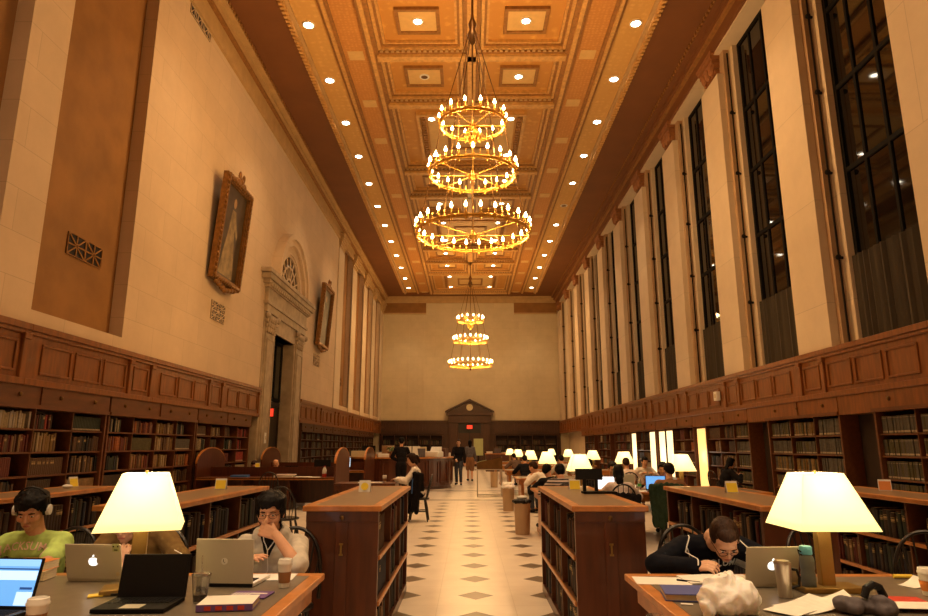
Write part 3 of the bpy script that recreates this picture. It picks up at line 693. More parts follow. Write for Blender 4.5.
def low_case(x0, x1, label, y0=4.9, y1=7.3, name=''):
    cx, cy = (x0 + x1) / 2, (y0 + y1) / 2; a, b = (x1 - x0) / 2, (y1 - y0) / 2
    t = thing('low_bookcase', label, 'bookcase', (cx, cy, 0), 0, 'low bookcases between the tables')
    MB().frame(-a, a, -b, b, 1.03, 1.07, .075).build('edge_band', 'edge_wood', t, bevel=.006)
    MB().box(-a + .075, a - .075, -b + .075, b - .075, 1.034, 1.0685).build('top_inlay', 'lino_brown', t)
    w = a - .025
    for s in (-1, 1):
        ya, yb = sorted((s * (b - .03), s * (b - .075))); p = MB().box(-w, w, ya, yb, 0, 1.03)
        yo = s * (b - .03); q0, q1 = sorted((yo, yo + s * .010))
        p.box(-w, w, q0, q1, .955, 1.03); p.box(-.045, .045, q0, q1, .05, .955); p.box(-w, w, q0, q1, 0, .1)
        e = p.build('end_panel', 'red_wood', t, bevel=.003, seg=1)
        k0, k1 = sorted((yo + s * .010, yo + s * .018)); k = MB().box(-.006, .006, k0, k1, .73, .80); k.box(-.014, .014, k0, k1, .795, .808); k.box(-.014, .014, k0, k1, .722, .735)
        k.build('keyhole_plate', 'brass', e)
        MB().ell((0, (k0 + k1) / 2, .985), (.018, .012, .018), nu=10, nv=6).build('knob', 'bronze', e, smooth=True)
    MB().box(-.012, .012, -b + .08, b - .08, .08, 1.03).build('centre_board', 'shelf_dark', t)
    MB().box(-w, w, -b + .08, b - .08, 0, .08).build('plinth', 'red_wood', t)
    nb = 3; L = (2 * b - .16); zs = (.08, .395, .71)
    for z in zs[1:]:
        m = MB().box(-w, w, -b + .08, b - .08, z - .022, z); sh = m.build('shelf', 'shelf', t)
        e = MB()
        for s in (-1, 1): xa, xb = sorted((s * w, s * (w + .012))); e.box(xa, xb, -b + .08, b - .08, z - .026, z + .003)
        e.build('shelf_edge_trim', 'edge_wood', sh)
    for i in range(1, nb):
        yy = -b + .08 + L * i / nb; MB().box(-w, w, yy - .011, yy + .011, .08, 1.03).build('upright', 'shelf', t)
    for s in (-1, 1):
        for zi, z in enumerate(zs):
            for i in range(nb):
                ya = cy - b + .08 + L * i / nb + .013
                LOW.append((name, s, zi, i, cx + s * (w - .015), ya, ya + L / nb - .026, z, (.295, .295, .30)[zi], w - .04))
    return t
low_case(-1.22, -.64, 'low wooden bookcase flanking the aisle, behind the student in the grey hoodie', name='lowL1')
low_case(-2.77, -2.19, 'low bookcase second from the aisle, below the portrait wall', name='lowL2')
low_case(-4.43, -3.85, 'low bookcase third from the aisle, behind the student in the green shirt', name='lowL3')
low_case(.75, 1.31, 'low wooden bookcase flanking the aisle on the window-wall side', name='lowR1')
low_case(2.12, 2.70, 'low bookcase second from the aisle, behind the man in the black hoodie', name='lowR2')
low_case(3.68, 4.26, 'low bookcase third from the aisle, in front of the window wall', name='lowR3')
reading_table(-4.7, -.87, 2.75, 4.12, 'long dark-topped table strewn with laptops and coffee cups in the front on the portrait-wall side')
reading_table(.93, 4.7, 2.75, 4.12, 'long dark-topped table with plastic bag and steel mug in the front on the window side')
lamp(-1.765, 3.62, .75, 'big glowing lamp between laptops, hiding the face of a person in brown', R(21))
lamp(1.90, 3.66, .75, 'big glowing lamp behind the water bottle and steel mug', 0)
TY = (11.6, 16.3, 21.3, 26.5, 32.0)
for i, y in enumerate(TY):
    reading_table(1.12, 5.0, y - .6, y + .6, 'reading table in the %s row past the low bookcases, window side' % ORD[i])
    for j, x in enumerate((1.93, 3.70 + .12 * min(i, 2))):
        lamp(x + .05 * (i > 1), y, .75, 'lit shaded lamp on the %s table past the low bookcases, %s' % (ORD[i], ('aisle end', 'window end')[j]))
# tall wall bookcases
WALL = []
def wall_case(side, y0, y1, nb, zs, label, name, ztop=2.06, wood='shelf'):
    s, x = (1, XL) if side == 'left' else (-1, XR)
    t = thing('wall_bookcase', label, 'bookcase', (x, y0, 0), 0, 'tall bookcases along the walls')
    L = y1 - y0; D = .38
    def B(p0, p1, a, b, z0, z1, m=None, mi=0):
        xa, xb = sorted((s * p0, s * p1)); return (m or MB()).box(xa, xb, a, b, z0, z1, mi)
    B(-D, -D + .02, 0, L, 0, ztop).build('back_board', 'shelf_dark', t)
    f = B(-D, .05, 0, L, ztop, 2.43).build('fascia', 'oak' if side == 'right' else wood, t)
    m = B(.05, .075, 0, L, ztop, ztop + .06); B(.05, .07, L * .5 - .01, L * .5 + .01, ztop, 2.40, m); m.build('fascia_trim', wood, f)
    for i in range(nb):
        yy = L * (i + .5) / nb; q = MB().lathe([(.035, 0), (.03, .03), (.012, .04)], 10); q.T = Matrix()
        k = MB(); k.T = Matrix.Translation((s * .05, yy, ztop + .2)) @ Matrix.Rotation(s * R(90), 4, 'Y'); k.lathe([(.035, 0), (.03, .03), (.012, .04)], 10); k.build('knob', 'bronze', f)
    for i in range(nb + 1):
        a = L * i / nb; w = .05 if i in (0, nb) else .02
        a0, a1 = (0, w) if i == 0 else ((L - w, L) if i == nb else (a - w / 2, a + w / 2))
        B(-D + .02, .03 if i in (0, nb) else .0, a0, a1, 0, ztop).build('upright', wood, t)
    for z in zs: B(-D + .02, -.005, .05, L - .05, z - .028, z).build('shelf', wood, t)
    tops = [ztop] + [z - .028 for z in zs[:-1]]
    for zi, z in enumerate(zs):
        for i in range(nb):
            a = y0 + L * i / nb + .03; b = y0 + L * (i + 1) / nb - .03
            WALL.append((name, s, zi, i, x - s * .03, a, b, z, tops[zi] - z, D - .08))
    return t
ZL = (1.76, 1.41, 1.05, .69, .33); ZR = (1.70, 1.34, .97, .61, .25)
for k in range(-1, 3):
    wall_case('left', 8.1 + PB * k + .03, 8.1 + PB * (k + 1) - .03, 4, ZL, 'tall bookcase under the oak panelling of the portrait wall, %s along from the viewer' % ORD[k + 1], 'wallL%d' % (k + 1))
for k in range(5):
    y = 26.2 + k * PB; wall_case('left', y, y + PB - .06, 4, ZL, 'dark tall bookcase past the stone doorway, %s from the doorway' % ORD[k], 'wallLx%d' % k, 2.06, 'oak_far')
for k in range(-1, 8):
    wall_case('right', 12.13 + PB * (k - 1), 15.09 + PB * (k - 1), 3, ZR, 'tall bookcase under the windows, %s along from the viewer' % ORD[k + 1], 'wallR%d' % (k + 1))
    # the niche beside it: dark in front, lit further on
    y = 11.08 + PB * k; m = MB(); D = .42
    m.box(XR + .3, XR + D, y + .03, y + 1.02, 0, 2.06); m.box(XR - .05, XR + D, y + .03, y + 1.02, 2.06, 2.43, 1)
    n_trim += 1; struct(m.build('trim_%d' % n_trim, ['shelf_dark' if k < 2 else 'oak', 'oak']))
    if 2 <= k < 5:
        f = thing('shelf_light', 'glowing upright light panel between bookcases under the windows, %s from the viewer' % ORD[k - 2], 'light', (XR + .045, y + .52, 0), 0, 'lit panels between the bookcases')
        MB().box(-.02, .12, -.36, .36, .05, 2.04).build('housing', 'oak', f); MB().box(-.035, -.02, -.33, .33, .08, 2.0).build('lit_face', 'tube' if k > 2 else 'tube_dim', f)
        light('POINT', (XR - .1, y + .5, 1.2), TUBE_P, LAMPC, 'shelf_light_lamp', shadow_soft_size=.3)
for q, (yy, lb) in enumerate(((22.4, 'viewer-side neighbour of the second niche panel'), (24.5, 'end-wall-side neighbour of the second niche panel'))):
    f = thing('shelf_light', 'glowing upright light panel on the bookcases, ' + lb, 'light', (XR - .035, yy, 0), 0, 'lit panels between the bookcases')
    MB().box(-.02, .0, -.34, .34, .05, 2.04).build('housing', 'oak', f); MB().box(-.035, -.02, -.31, .31, .08, 2.0).build('lit_face', 'tube', f)
for i, (a, b) in enumerate(((-6.5, -2.0), (2.0, 6.6))):      # far end cases, in dark oak
    t = thing('wall_bookcase', 'dark bookcase against the end wall on the %s side of the door' % ('portrait-wall', 'window-wall')[i], 'bookcase', (a, Y1 - .5, 0), 0, 'bookcases on the end wall')
    MB().box(0, b - a, .33, .36, 0, 2.3).build('back_board', 'shelf_dark', t)
    for j in range(6): MB().box((b - a) * j / 5 - .02, (b - a) * j / 5 + .02, 0, .33, 0, 2.3).build('upright', 'oak_far', t)
    for z in (.4, .8, 1.2, 1.6, 2.0, 2.28): MB().box(0, b - a, 0, .33, z - .02, z).build('shelf', 'oak_far', t)
    for j in range(5):
        for z in (.8, 1.2, 1.6): WALL.append(('end%d' % i, 'y', 0, j, a + (b - a) * j / 5 + .05, Y1 - .45, a + (b - a) * (j + 1) / 5 - .05, z, .38, .25))
# Windsor chairs
def chair_parts(t, mat='ink', arms=False):
    m = MB(); n = 20; z0, z1 = .425, .46
    prof = [(.22 * math.cos(2 * math.pi * i / n) * (1.0 if math.sin(2 * math.pi * i / n) > 0 else .92), .21 * math.sin(2 * math.pi * i / n)) for i in range(n)]
    m.prism(prof, 'z', z0, z1); m.build('seat', mat, t, bevel=.012)
    for sx in (-1, 1):
        for sy in (-1, 1):
            m = MB().tube([(sx * .13, sy * .12, z0), (sx * .165, sy * .155, .24), (sx * .20, sy * .19, 0)], [.016, .021, .013], 8); m.build('leg', mat, t, smooth=True)
    m = MB().tube([(-.165, 0, .2), (.165, 0, .2)], .012, 8)
    for sx in (-1, 1): m.tube([(sx * .172, -.16, .2), (sx * .172, .16, .2)], .012, 8)
    m.build('stretcher_rib', mat, t, smooth=True)
    def hoop(u):                                             # u 0..1 along the bow
        a = math.pi * u; x = -.215 * math.cos(a); h = .46 * math.sin(a) ** .62; return Vector((x, -.155 - h * .24, .455 + h))
    MB().tube([hoop(i / 24) for i in range(25)], .0135, 8).build('bow_rail', mat, t, smooth=True)
    for i in range(7):
        u = .14 + .72 * i / 6; p = hoop(u); b = Vector((p.x * .78, -.16, .455))
        MB().tube([b, p], .0065, 6).build('spindle', mat, t, smooth=True)
CHAIR0 = None
def chair(x, y, rz, label, group='black bow-back chairs'):
    global CHAIR0
    if CHAIR0 is None:
        CHAIR0 = thing('bow_back_chair', label, 'chair', (x, y, 0), rz, group); chair_parts(CHAIR0); return CHAIR0
    return copy_thing(CHAIR0, (x, y, 0), rz, label, group)
# study carrels: desk, long divider, arched end boards
def carrel(x0, x1, y0, y1, label):
    t = thing('study_carrel', label, 'desk', (x0, y0, 0), 0, 'study desks with arched ends'); w, d = x1 - x0, y1 - y0
    MB().box(.04, w - .04, 0, d, .715, .75).build('desktop', 'red_wood', t, bevel=.004)
    MB().box(.04, w - .04, 0, .02, .70, .755).build('desk_edge', 'edge_wood', t)
    MB().box(.04, w - .04, d / 2 - .02, d / 2 + .02, .1, .98).build('divider', 'red_wood', t)
    for s in (0, 1):
        poly = [(0, 0), (d, 0)] + [(d / 2 + d / 2 * math.cos(math.pi * i / 20), 1.08 + .36 * math.sin(math.pi * i / 20)) for i in range(21)]
        xa, xb = (0, .045) if s == 0 else (w - .045, w)
        e = MB().prism(poly, 'x', xa, xb).build('end_board', 'red_wood', t)
        m = MB(); vs = []
        arc = [(d / 2 + (d / 2 + .004) * math.cos(math.pi * i / 20), 1.08 + .364 * math.sin(math.pi * i / 20)) for i in range(21)]
        for (p, q), (p2, q2) in zip(arc, arc[1:]):
            m.hexa([(xa - .004, p, q), (xb + .004, p, q), (xb + .004, p2, q2), (xa - .004, p2, q2)], [(xa - .004, p, q + .02), (xb + .004, p, q + .02), (xb + .004, p2, q2 + .02), (xa - .004, p2, q2 + .02)])
        m.build('arch_edge_trim', 'edge_wood', e)
    for q in (w * .33, w * .66): MB().box(q - .03, q + .03, .1, d - .1, 0, .715).build('leg', 'red_wood', t)
    return t
carrel(-6.6, -3.2, 15.9, 17.7, 'long red-brown desk with low divider and arched ends, past the low bookcases')
carrel(-6.45, -3.2, 20.4, 22.4, 'red-brown desk with arched ends, beyond the first such desk')
t = thing('side_desk', 'small dark desk where the woman in white sits by the aisle', 'desk', (-2.75, 13.5, 0))
MB().box(0, 1.25, 0, .75, .71, .75).build('desktop', 'red_wood', t, bevel=.004); MB().box(0, 1.25, -.005, .02, .60, .71).build('apron', 'red_wood', t)
for q in (0, 1.19): MB().box(q, q + .06, .02, .73, 0, .71).build('end_board', 'red_wood', t)
MB().box(.06, 1.19, .35, .38, .15, .71).build('modesty_board', 'red_wood', t)
# round enquiry desk
t = thing('enquiry_desk', 'large round wooden enquiry desk with panelled front, piled with papers', 'desk', (-2.75, 24.9, 0))
m = MB(); r0 = 2.12
m.lathe([(r0 - .06, 0), (r0 - .06, .1), (r0, .12), (r0, 1.06), (r0 - .5, 1.06), (r0 - .5, 0)], 40, ring=True); m.build('counter_front', 'red_wood', t)
MB().lathe([(r0 + .05, 1.06), (r0 + .05, 1.11), (r0 - .55, 1.11), (r0 - .55, 1.06)], 40, ring=True).build('countertop', 'edge_wood', t)
m = MB()
for i in range(24):
    q = 2 * math.pi * i / 24; m.T = Matrix.Rotation(q, 4, 'Z'); m.wframe('x', r0 - .01, r0 + .02, -.24, .24, .2, .98, .05)
m.build('front_panel_trim', 'red_wood', t)
# slanted display lectern on thin legs
t = thing('display_lectern', 'slant-topped display case on thin metal legs in the aisle', 'lectern', (.24, 20.05, 0))
for x in (0, .74):
    for y in (0, .6): MB().box(x, x + .03, y, y + .03, 0, .78).build('leg', 'steel', t)
MB().box(-.02, .79, -.02, .65, .78, .81).build('shelf', 'steel', t)
MB().hexa([(0, 0, .81), (.77, 0, .81), (.77, .62, .81), (0, .62, .81)], [(0, 0, 1.0), (.77, 0, 1.17), (.77, .62, 1.17), (0, .62, 1.0)]).build('case', 'bronze', t)
MB().hexa([(.03, .03, 1.006), (.74, .03, 1.162), (.74, .59, 1.162), (.03, .59, 1.006)], [(.03, .03, 1.012), (.74, .03, 1.17), (.74, .59, 1.17), (.03, .59, 1.012)]).build('glass_top', 'glass_dark', t)
MB().box(0, .77, .2, .4, .05, .07).build('stretcher', 'steel', t)
# ------------------------------------------------------------------ people
V = Vector
TMP = bpy.data.scenes.new('tmp')
def tmp_eval(o):
    with bpy.context.temp_override(scene=TMP, view_layer=TMP.view_layers[0]):
        dg = bpy.context.evaluated_depsgraph_get(); dg.update()
        return bpy.data.meshes.new_from_object(o.evaluated_get(dg))
def remesh(mb, name, mats, voxel, parent=None, smooth_it=3, wrinkle=0., wf=14., seed=0.):
    o = mb.build('tmp_body', mats)
    r = o.modifiers.new('r', 'REMESH'); r.mode = 'VOXEL'; r.voxel_size = voxel; r.use_smooth_shade = True
    if smooth_it: s = o.modifiers.new('s', 'SMOOTH'); s.factor = .5; s.iterations = smooth_it
    COL.objects.unlink(o); TMP.collection.objects.link(o); me = tmp_eval(o)
    old = o.data; bpy.data.objects.remove(o); bpy.data.meshes.remove(old)
    if wrinkle:
        sv = V((seed, seed * 1.7, 0))
        NR = [v.normal.copy() for v in me.vertices]
        for v, nv in zip(me.vertices, NR):
            p = v.co * wf + sv
            v.co += nv * wrinkle * (noise.noise(p) + .5 * noise.noise(p * 2.3) + .25)
    me.name = name
    for m_ in (mats if isinstance(mats, (list, tuple)) else [mats]):
        if not me.materials: me.materials.append(MT[m_])
    me.polygons.foreach_set('use_smooth', [True] * len(me.polygons))
    o = bpy.data.objects.new(name, me); COL.objects.link(o)
    if parent: o.parent = parent
    return o

def ik(a, c, l1, l2, pole):
    """middle joint between a and c"""
    d = c - a; L = min(d.length, (l1 + l2) * .995); n = d.normalized()
    x = (l1 * l1 - l2 * l2 + L * L) / (2 * L); h = math.sqrt(max(l1 * l1 - x * x, 0))
    p = pole - n * pole.dot(n); p = p.normalized() if p.length > 1e-6 else n.orthogonal().normalized()
    return a + n * x + p * h, a + n * L

def hand(mb, w, d, up, side, curl=.5, g=0., spread=.10, flat_=False):
    """palm and five fingers from wrist w along d; up = back of the hand; side +1 puts the thumb along +cross(d, up)"""
    d = d.normalized(); up = (up - d * up.dot(d)).normalized(); s = d.cross(up) * side
    def P(a, b, c): return w + d * a + s * b + up * c
    for b in (-.022, -.008, .008, .022): mb.cap(P(.012, b * .8, 0), P(.085, b * 1.35, 0), .0155 + g, .0125 + g, 8)
    for i, (b, L) in enumerate(((-.031, .060), (-.0105, .075), (.0105, .080), (.031, .073))):
        p = P(.085, b, 0); a = 0.; r = .0095 + g
        for j, f in enumerate((.45, .32, .25)):
            a += curl * (.55, .75, .55)[j] * (1.12 - .08 * i); q = p + (d * math.cos(a) - up * math.sin(a)) * L * f + s * (b * spread)
            mb.cap(p, q, r, r * .92, 8); p = q; r *= .92
    p = P(.022, .026, -.004); q = P(.052, .050, -.012); r_ = P(.080, .054 - .02 * curl, -.022 - .02 * curl)
    mb.cap(p, q, .0145 + g, .0115 + g, 8); mb.cap(q, r_, .0115 + g, .009 + g, 8)

def head_parts(mb, H, fine=True):
    """H: 4x4 head frame, forward +Y"""
    r3 = H.to_3x3()
    def E(c, r): mb.ell(H @ V(c), r, r3, 16, 11)
    E((0, -.012, .032), (.077, .096, .088)); E((0, .022, -.02), (.067, .070, .088)); E((0, .035, -.07), (.052, .050, .048)); E((0, .064, -.102), (.026, .022, .018))
    E((0, .074, .030), (.050, .020, .016))
    if fine:
        mb.cap(H @ V((0, .090, .012)), H @ V((0, .108, -.026)), .0075, .0125, 8); E((0, .102, -.032), (.0185, .012, .009))
        for s in (-1, 1):
            E((s * .040, .062, -.028), (.026, .024, .024)); E((s * .080, -.008, -.012), (.009, .021, .032)); E((s * .032, .076, .002), (.015, .010, .010))
        E((0, .088, -.060), (.024, .010, .006)); E((0, .087, -.069), (.021, .011, .007)); E((0, .075, -.085), (.026, .014, .012))
    else:
        mb.cap(H @ V((0, .088, .01)), H @ V((0, .112, -.03)), .009, .014, 8)
        for s in (-1, 1): E((s * .079, -.008, -.012), (.010, .021, .03))

def person(label, loc, rz, look, pose, detail=1, group=None):
    """look: colours and hair; pose: seat ('sit'/'stand'), lean, head (pitch, yaw), wrists in local space"""
    near = detail == 2; vx = .0052 if near else (.010 if detail else .016)
    t = thing('person', label, 'person', loc, rz, group)
    sit = pose.get('seat', 'sit') == 'sit'; lean = R(pose.get('lean', 15)); sc = pose.get('size', 1.); side = R(pose.get('tilt', 0))
    hip = V((0, 0, pose.get('hip', .53 if sit else .93)))
    up = V((math.sin(side), math.sin(lean), math.cos(lean) * math.cos(side))).normalized(); rt = V((1, 0, 0)); tw = R(pose.get('twist', 0)); rt = V((math.cos(tw), math.sin(tw), 0))
    chest = hip + up * .30; sho = hip + up * (.48 if sit else .50)
    hl = R(pose.get('lean', 15) * .6 + pose.get('neck', 10)); up2 = V((math.sin(side) * .6, math.sin(hl), math.cos(hl))).normalized()
    nk = sho + up * .035; hd = nk + up2 * .165 + V((0, .02, 0)); hd = hd + V(pose.get('dhead', (0, 0, 0)))
    hp, hy, hr = [R(a) for a in pose.get('head', (0, 0, 0))]
    H = Matrix.Translation(hd) @ Matrix.Rotation(hy, 4, 'Z') @ Matrix.Rotation(hp, 4, 'X') @ Matrix.Rotation(hr, 4, 'Y')
    shr = sho + rt * (.168 if not look.get('slim') else .150) - up * .03; shl = sho - rt * (.168 if not look.get('slim') else .150) - up * .03
    wr = V(pose.get('wr', (.16, .40, .77))); wl = V(pose.get('wl', (-.16, .40, .77)))
    er, wr = ik(shr, wr, .29, .255, V(pose.get('pr', (.8, -.3, -.6)))); el, wl = ik(shl, wl, .29, .255, V(pose.get('pl', (-.8, -.3, -.6))))
    # legs
    legs = []
    for s, kk in ((1, 'r'), (-1, 'l')):
        h = hip + V((s * .085, 0, -.04))
        if sit: kn = V((s * .12, .43, .50)); an = V((s * .13, pose.get('foot', .40), .085)); toe = an + V((s * .02, .15, -.05))
        else:
            ft = pose.get('f' + kk, (s * .09, 0)); an = V((ft[0], ft[1], .085 + (ft[2] if len(ft) > 2 else 0))); kn, an = ik(h, an, .42, .425, V((0, 1, .05))); toe = an + V((s * .03, .16, -.045 - (.06 if len(ft) > 2 else 0)))
        legs.append((h, kn, an, toe))
    def torso(mb, g):
        mb.ell(hip, (.155 + g, .115 + g, .12 + g)); ua = rt.cross(up)
        M3 = Matrix((rt, up.cross(rt), up)).transposed()
        slim = .90 if look.get('slim') else 1.
        mb.ell(hip + up * .15, (.140 * slim + g, .105 + g, .15), M3); mb.ell(chest, (.160 * slim + g, .112 + g, .17), M3); mb.ell(chest + up * .1, (.165 * slim + g, .100 + g, .11), M3)
        mb.cap(shr, shl, .062 + g, .062 + g); mb.cap(sho - up * .03, nk + up * .02, .075, .058) if g == 0 else mb.cap(sho - up * .05, sho + up * .008, .072 + g, .058 + g)
    def arm(mb, g, s, e, w, upto=1.0, fat=0.):
        mb.cap(s, e if upto >= .5 else s.lerp(e, upto * 2), .052 + g + fat, (.044 + g + fat))
        if upto > .5: mb.cap(e, e.lerp(w, (upto - .5) * 2), .043 + g + fat, (.041 - .010 * (upto - .5) * 2) + g + fat)
    b = MB(); torso(b, 0); arm(b, 0, shr, er, wr); arm(b, 0, shl, el, wl); b.cap(er.lerp(wr, .8), wr, .031, .027); b.cap(el.lerp(wl, .8), wl, .031, .027)
    b.cap(nk - up * .03, hd - up2 * .04 + V((0, -.018, 0)), .056, .052); head_parts(b, H, detail > 0)
    hr_ = pose.get('hr', {}); hl_ = pose.get('hl', {})
    for w, e, s, k in ((wr, er, 1, hr_), (wl, el, -1, hl_)):
        d = V(k['d']) if 'd' in k else (w - e); u = V(k.get('up', (0, .2, 1)))
        hand(b, w, d, u, -s if not k.get('flip') else s, k.get('curl', .55), 0. if near else .002)
    for h, kn, an, toe in legs: b.cap(h, kn, .082, .056); b.cap(kn, an, .054, .036); b.cap(an, toe, .036, .028)
    remesh(b, 'body', look.get('skin', 'skin'), vx, t, 2)
    # upper garment
    g = .013 if near else .015; c = MB(); torso(c, g); sl = look.get('sleeve', 1.0)
    arm(c, g, shr, er, wr, sl if 'sleeve_r' not in look else look['sleeve_r'], look.get('fat', .004)); arm(c, g, shl, el, wl, sl if 'sleeve_l' not in look else look['sleeve_l'], look.get('fat', .004))
    if look.get('hood'):
        bk = up.cross(rt) * -1
        for q in range(-4, 5):
            a = q / 4 * 1.9; p = nk + rt * (.085 * math.sin(a)) - up.cross(rt).normalized() * (.075 * math.cos(a)) + up * (.02 - .015 * abs(q) / 4); c.ell(p, (.042, .042, .048))
    top = remesh(c, look.get('top', 'shirt'), look['cloth'], .009 if near else .014, t, 3 if near else 2, .007 if near else .004, 13., loc[0])
    if not look.get('collar', True): pass
    # trousers and shoes
    p = MB(); p.ell(hip - V((0, 0, .01)), (.168, .128, .115))
    for h, kn, an, toe in legs: p.cap(h, kn, .098, .072); p.cap(kn, an + V((0, 0, .04)), .068, .055)
    if look.get('skirt'):
        p = MB(); p.ell(hip, (.175, .135, .14)); 
        for h, kn, an, toe in legs: p.cap(h, h.lerp(kn, .95), .115, .10)
    remesh(p, 'skirt' if look.get('skirt') else 'trousers', look.get('legs', 'denim'), .014, t, 2, .004, 11.)
    for h, kn, an, toe in legs:
        q = MB(); q.cap(an - V((0, .03, .035)), toe - V((0, 0, .0)), .045, .038); remesh(q, 'shoe', 'black', .014, t, 1)
    # hair
    hs = look.get('hair', 'short'); r3 = H.to_3x3(); hb = MB()
    def E(c_, r): hb.ell(H @ V(c_), r, r3, 14, 10)
    if hs != 'bald':
        E((0, -.024, .052), (.083, .094, .081)); E((0, -.060, .005), (.076, .062, .080)); E((0, .032, .092), (.062, .055, .034))
        for s in (-1, 1): E((s * .066, -.018, .030), (.020, .058, .050))
        if hs == 'short_front': E((0, .060, .080), (.052, .028, .022))
        if hs == 'mop':
            rh = random.Random(5)
            for s in (-1, 1): E((s * .072, -.02, .0), (.016, .05, .05))
            for q in range(95):
                a = 2 * math.pi * q / 95 + rh.uniform(-.1, .1); cx, sy = math.cos(a), math.sin(a); fr = max(0, sy)
                zt = rh.uniform(.10, .135); ze = (.045 - .012 * abs(cx) if fr > .5 else (.0 if fr > .05 else -.045)) + rh.uniform(-.012, .016); k1 = rh.uniform(.25, .75)
                p0 = H @ V((.060 * cx * k1, -.015 + .07 * sy * k1, zt)); p1 = H @ V((.088 * cx, -.012 + .098 * sy, .075 + rh.uniform(-.01, .015))); p2 = H @ V((.087 * cx + rh.uniform(-.012, .012), -.012 + .099 * sy, ze))
                hb.tube([p0, p1, p2], [.010, .0115, .005], 6)
        if hs in ('long', 'tail'):
            E((0, -.07, -.05), (.070, .045, .10))
            for s in (-1, 1): E((s * .068, -.02, -.02), (.022, .052, .075))
        if hs == 'long': E((0, -.085, -.14), (.065, .038, .11))
        if hs == 'tail': E((0, -.12, .02), (.028, .04, .035)); E((0, -.14, -.05), (.024, .026, .09))
        if hs == 'cap': pass
        remesh(hb, 'hair', look.get('hairc', 'hair'), .0075 if near else .013, t, 1, .0025 if near else .003, 60.)
    elif look.get('fringe'):
        E((0, -.07, -.005), (.074, .045, .045)); remesh(hb, 'hair', 'hair_grey', .012, t, 1)
    if hs == 'cap':
        m = MB(); m.ell(H @ V((0, -.015, .075)), (.092, .105, .072), r3); remesh(m, 'cap', look.get('capc', 'yellow'), .012, t, 1)
    if detail:
        for s in (-1, 1):
            e = MB().ell(H @ V((s * .032, .0835, .001)), (.0120, .0062, .0042), r3, 10, 7).build('eye', 'eyewhite' if near else 'eye', t, smooth=True)
            if near: MB().ell(H @ V((s * .032, .0885, .0)), (.0060, .0030, .0046), r3, 10, 6).build('iris', 'eye', e, smooth=True)
            MB().tube([H @ V((s * .016, .095, .020)), H @ V((s * .033, .0945, .0245)), H @ V((s * .050, .083, .019))], [.003, .0042, .002], 6).build('eyebrow', look.get('hairc', 'hair'), t)
        MB().ell(H @ V((0, .0955, -.0645)), (.0215, .005, .0062), r3, 12, 7).build('lips', 'lips', t, smooth=True)
    if look.get('glasses'):
        m = MB()
        for s in (-1, 1):
            m.tube([H @ V((s * .034 + .0245 * math.cos(q * .449), .104, .0 + .0165 * math.sin(q * .449))) for q in range(14)], .0016, 5, True)
            m.tube([H @ V((s * .058, .104, .006)), H @ V((s * .082, .02, .004)), H @ V((s * .082, -.01, -.004))], .0016, 5)
        m.tube([H @ V((-.0095, .104, .004)), H @ V((.0095, .104, .004))], .0016, 5); m.build('glasses_frame', 'lead', t)
    t['_'] = 1; del t['_']
    return t, dict(H=H, top=top, wr=wr, wl=wl, er=er, el=el, sho=sho, up=up, hip=hip, rt=rt, nk=nk)

def chest_text(txt, t, top, mat, zc, size, arcdrop, xoff=0., bold=.0):
    """letters laid on the front of the garment: flat text cast along the wearer's facing direction onto the cloth"""
    cu = bpy.data.curves.new('letters', 'FONT'); cu.body = txt; cu.size = size; cu.align_x = 'CENTER'; cu.resolution_u = 2; cu.offset = bold; cu.space_character = 1.02
    o = bpy.data.objects.new('letters', cu); COL.objects.link(o)
    dg = bpy.context.evaluated_depsgraph_get(); me = bpy.data.meshes.new_from_object(o.evaluated_get(dg)); bpy.data.objects.remove(o); bpy.data.curves.remove(cu)
    bm = bmesh.new(); bm.from_mesh(me); bmesh.ops.subdivide_edges(bm, edges=bm.edges, cuts=1); bmesh.ops.triangulate(bm, faces=bm.faces)
    bv = BVHTree.FromPolygons([v.co for v in top.data.vertices], [p.vertices[:] for p in top.data.polygons])
    for v in bm.verts:
        x, z = -(v.co.x) + xoff, v.co.y + zc - arcdrop * v.co.x ** 2
        h = bv.ray_cast(V((x, 1.2, z)), V((0, -1, 0)))
        v.co = (h[0] + V((0, .004, 0))) if h[0] is not None else V((x, .2, z))
    bmesh.ops.recalc_face_normals(bm, faces=bm.faces); bm.to_mesh(me); bm.free()
    n = bpy.data.objects.new('lettering', me); COL.objects.link(n); me.materials.append(MT[mat]); n.parent = t; return n
# ------------------------------------------------------------------ who sits where
PI = math.pi
# four at the front tables face the viewer: local +Y is world -Y, local x flips
t, k = person('person in light green t-shirt with headphones, head bowed at the front table', (-2.86, 4.58, 0), PI, dict(cloth='green_shirt', sleeve=.30, hair='mop', legs='denim', top='t_shirt', fat=.006),
    dict(lean=16, neck=8, head=(-26, 14, 0), wr=(.20, .50, .80), wl=(-.02, .52, .80), pr=(1, .1, -.5), pl=(-1, .1, -.5), hr=dict(curl=.4), hl=dict(curl=.4), hip=.44), 2)
flat('letter_pink', (.85, .62, .50), .7); flat('letter_pale', (.55, .60, .58), .7); MT['letter_white'] = MT['paper']
chest_text('JACKSUMU', t, k['top'], 'letter_pink', .845, .070, .9, -.0, .0008)
H = k['H']; m = MB(); m.tube([H @ V((.094 * math.cos(a * PI / 14), -.015, .045 + .108 * math.sin(a * PI / 14))) for a in range(15)], .006, 6)
hb = m.build('headphone_band', 'black', t)
for s in (-1, 1): MB().tube([H @ V((s * .086, -.006, -.005)), H @ V((s * .108, -.006, -.005))], .033, 14).build('ear_cup', 'white', t)
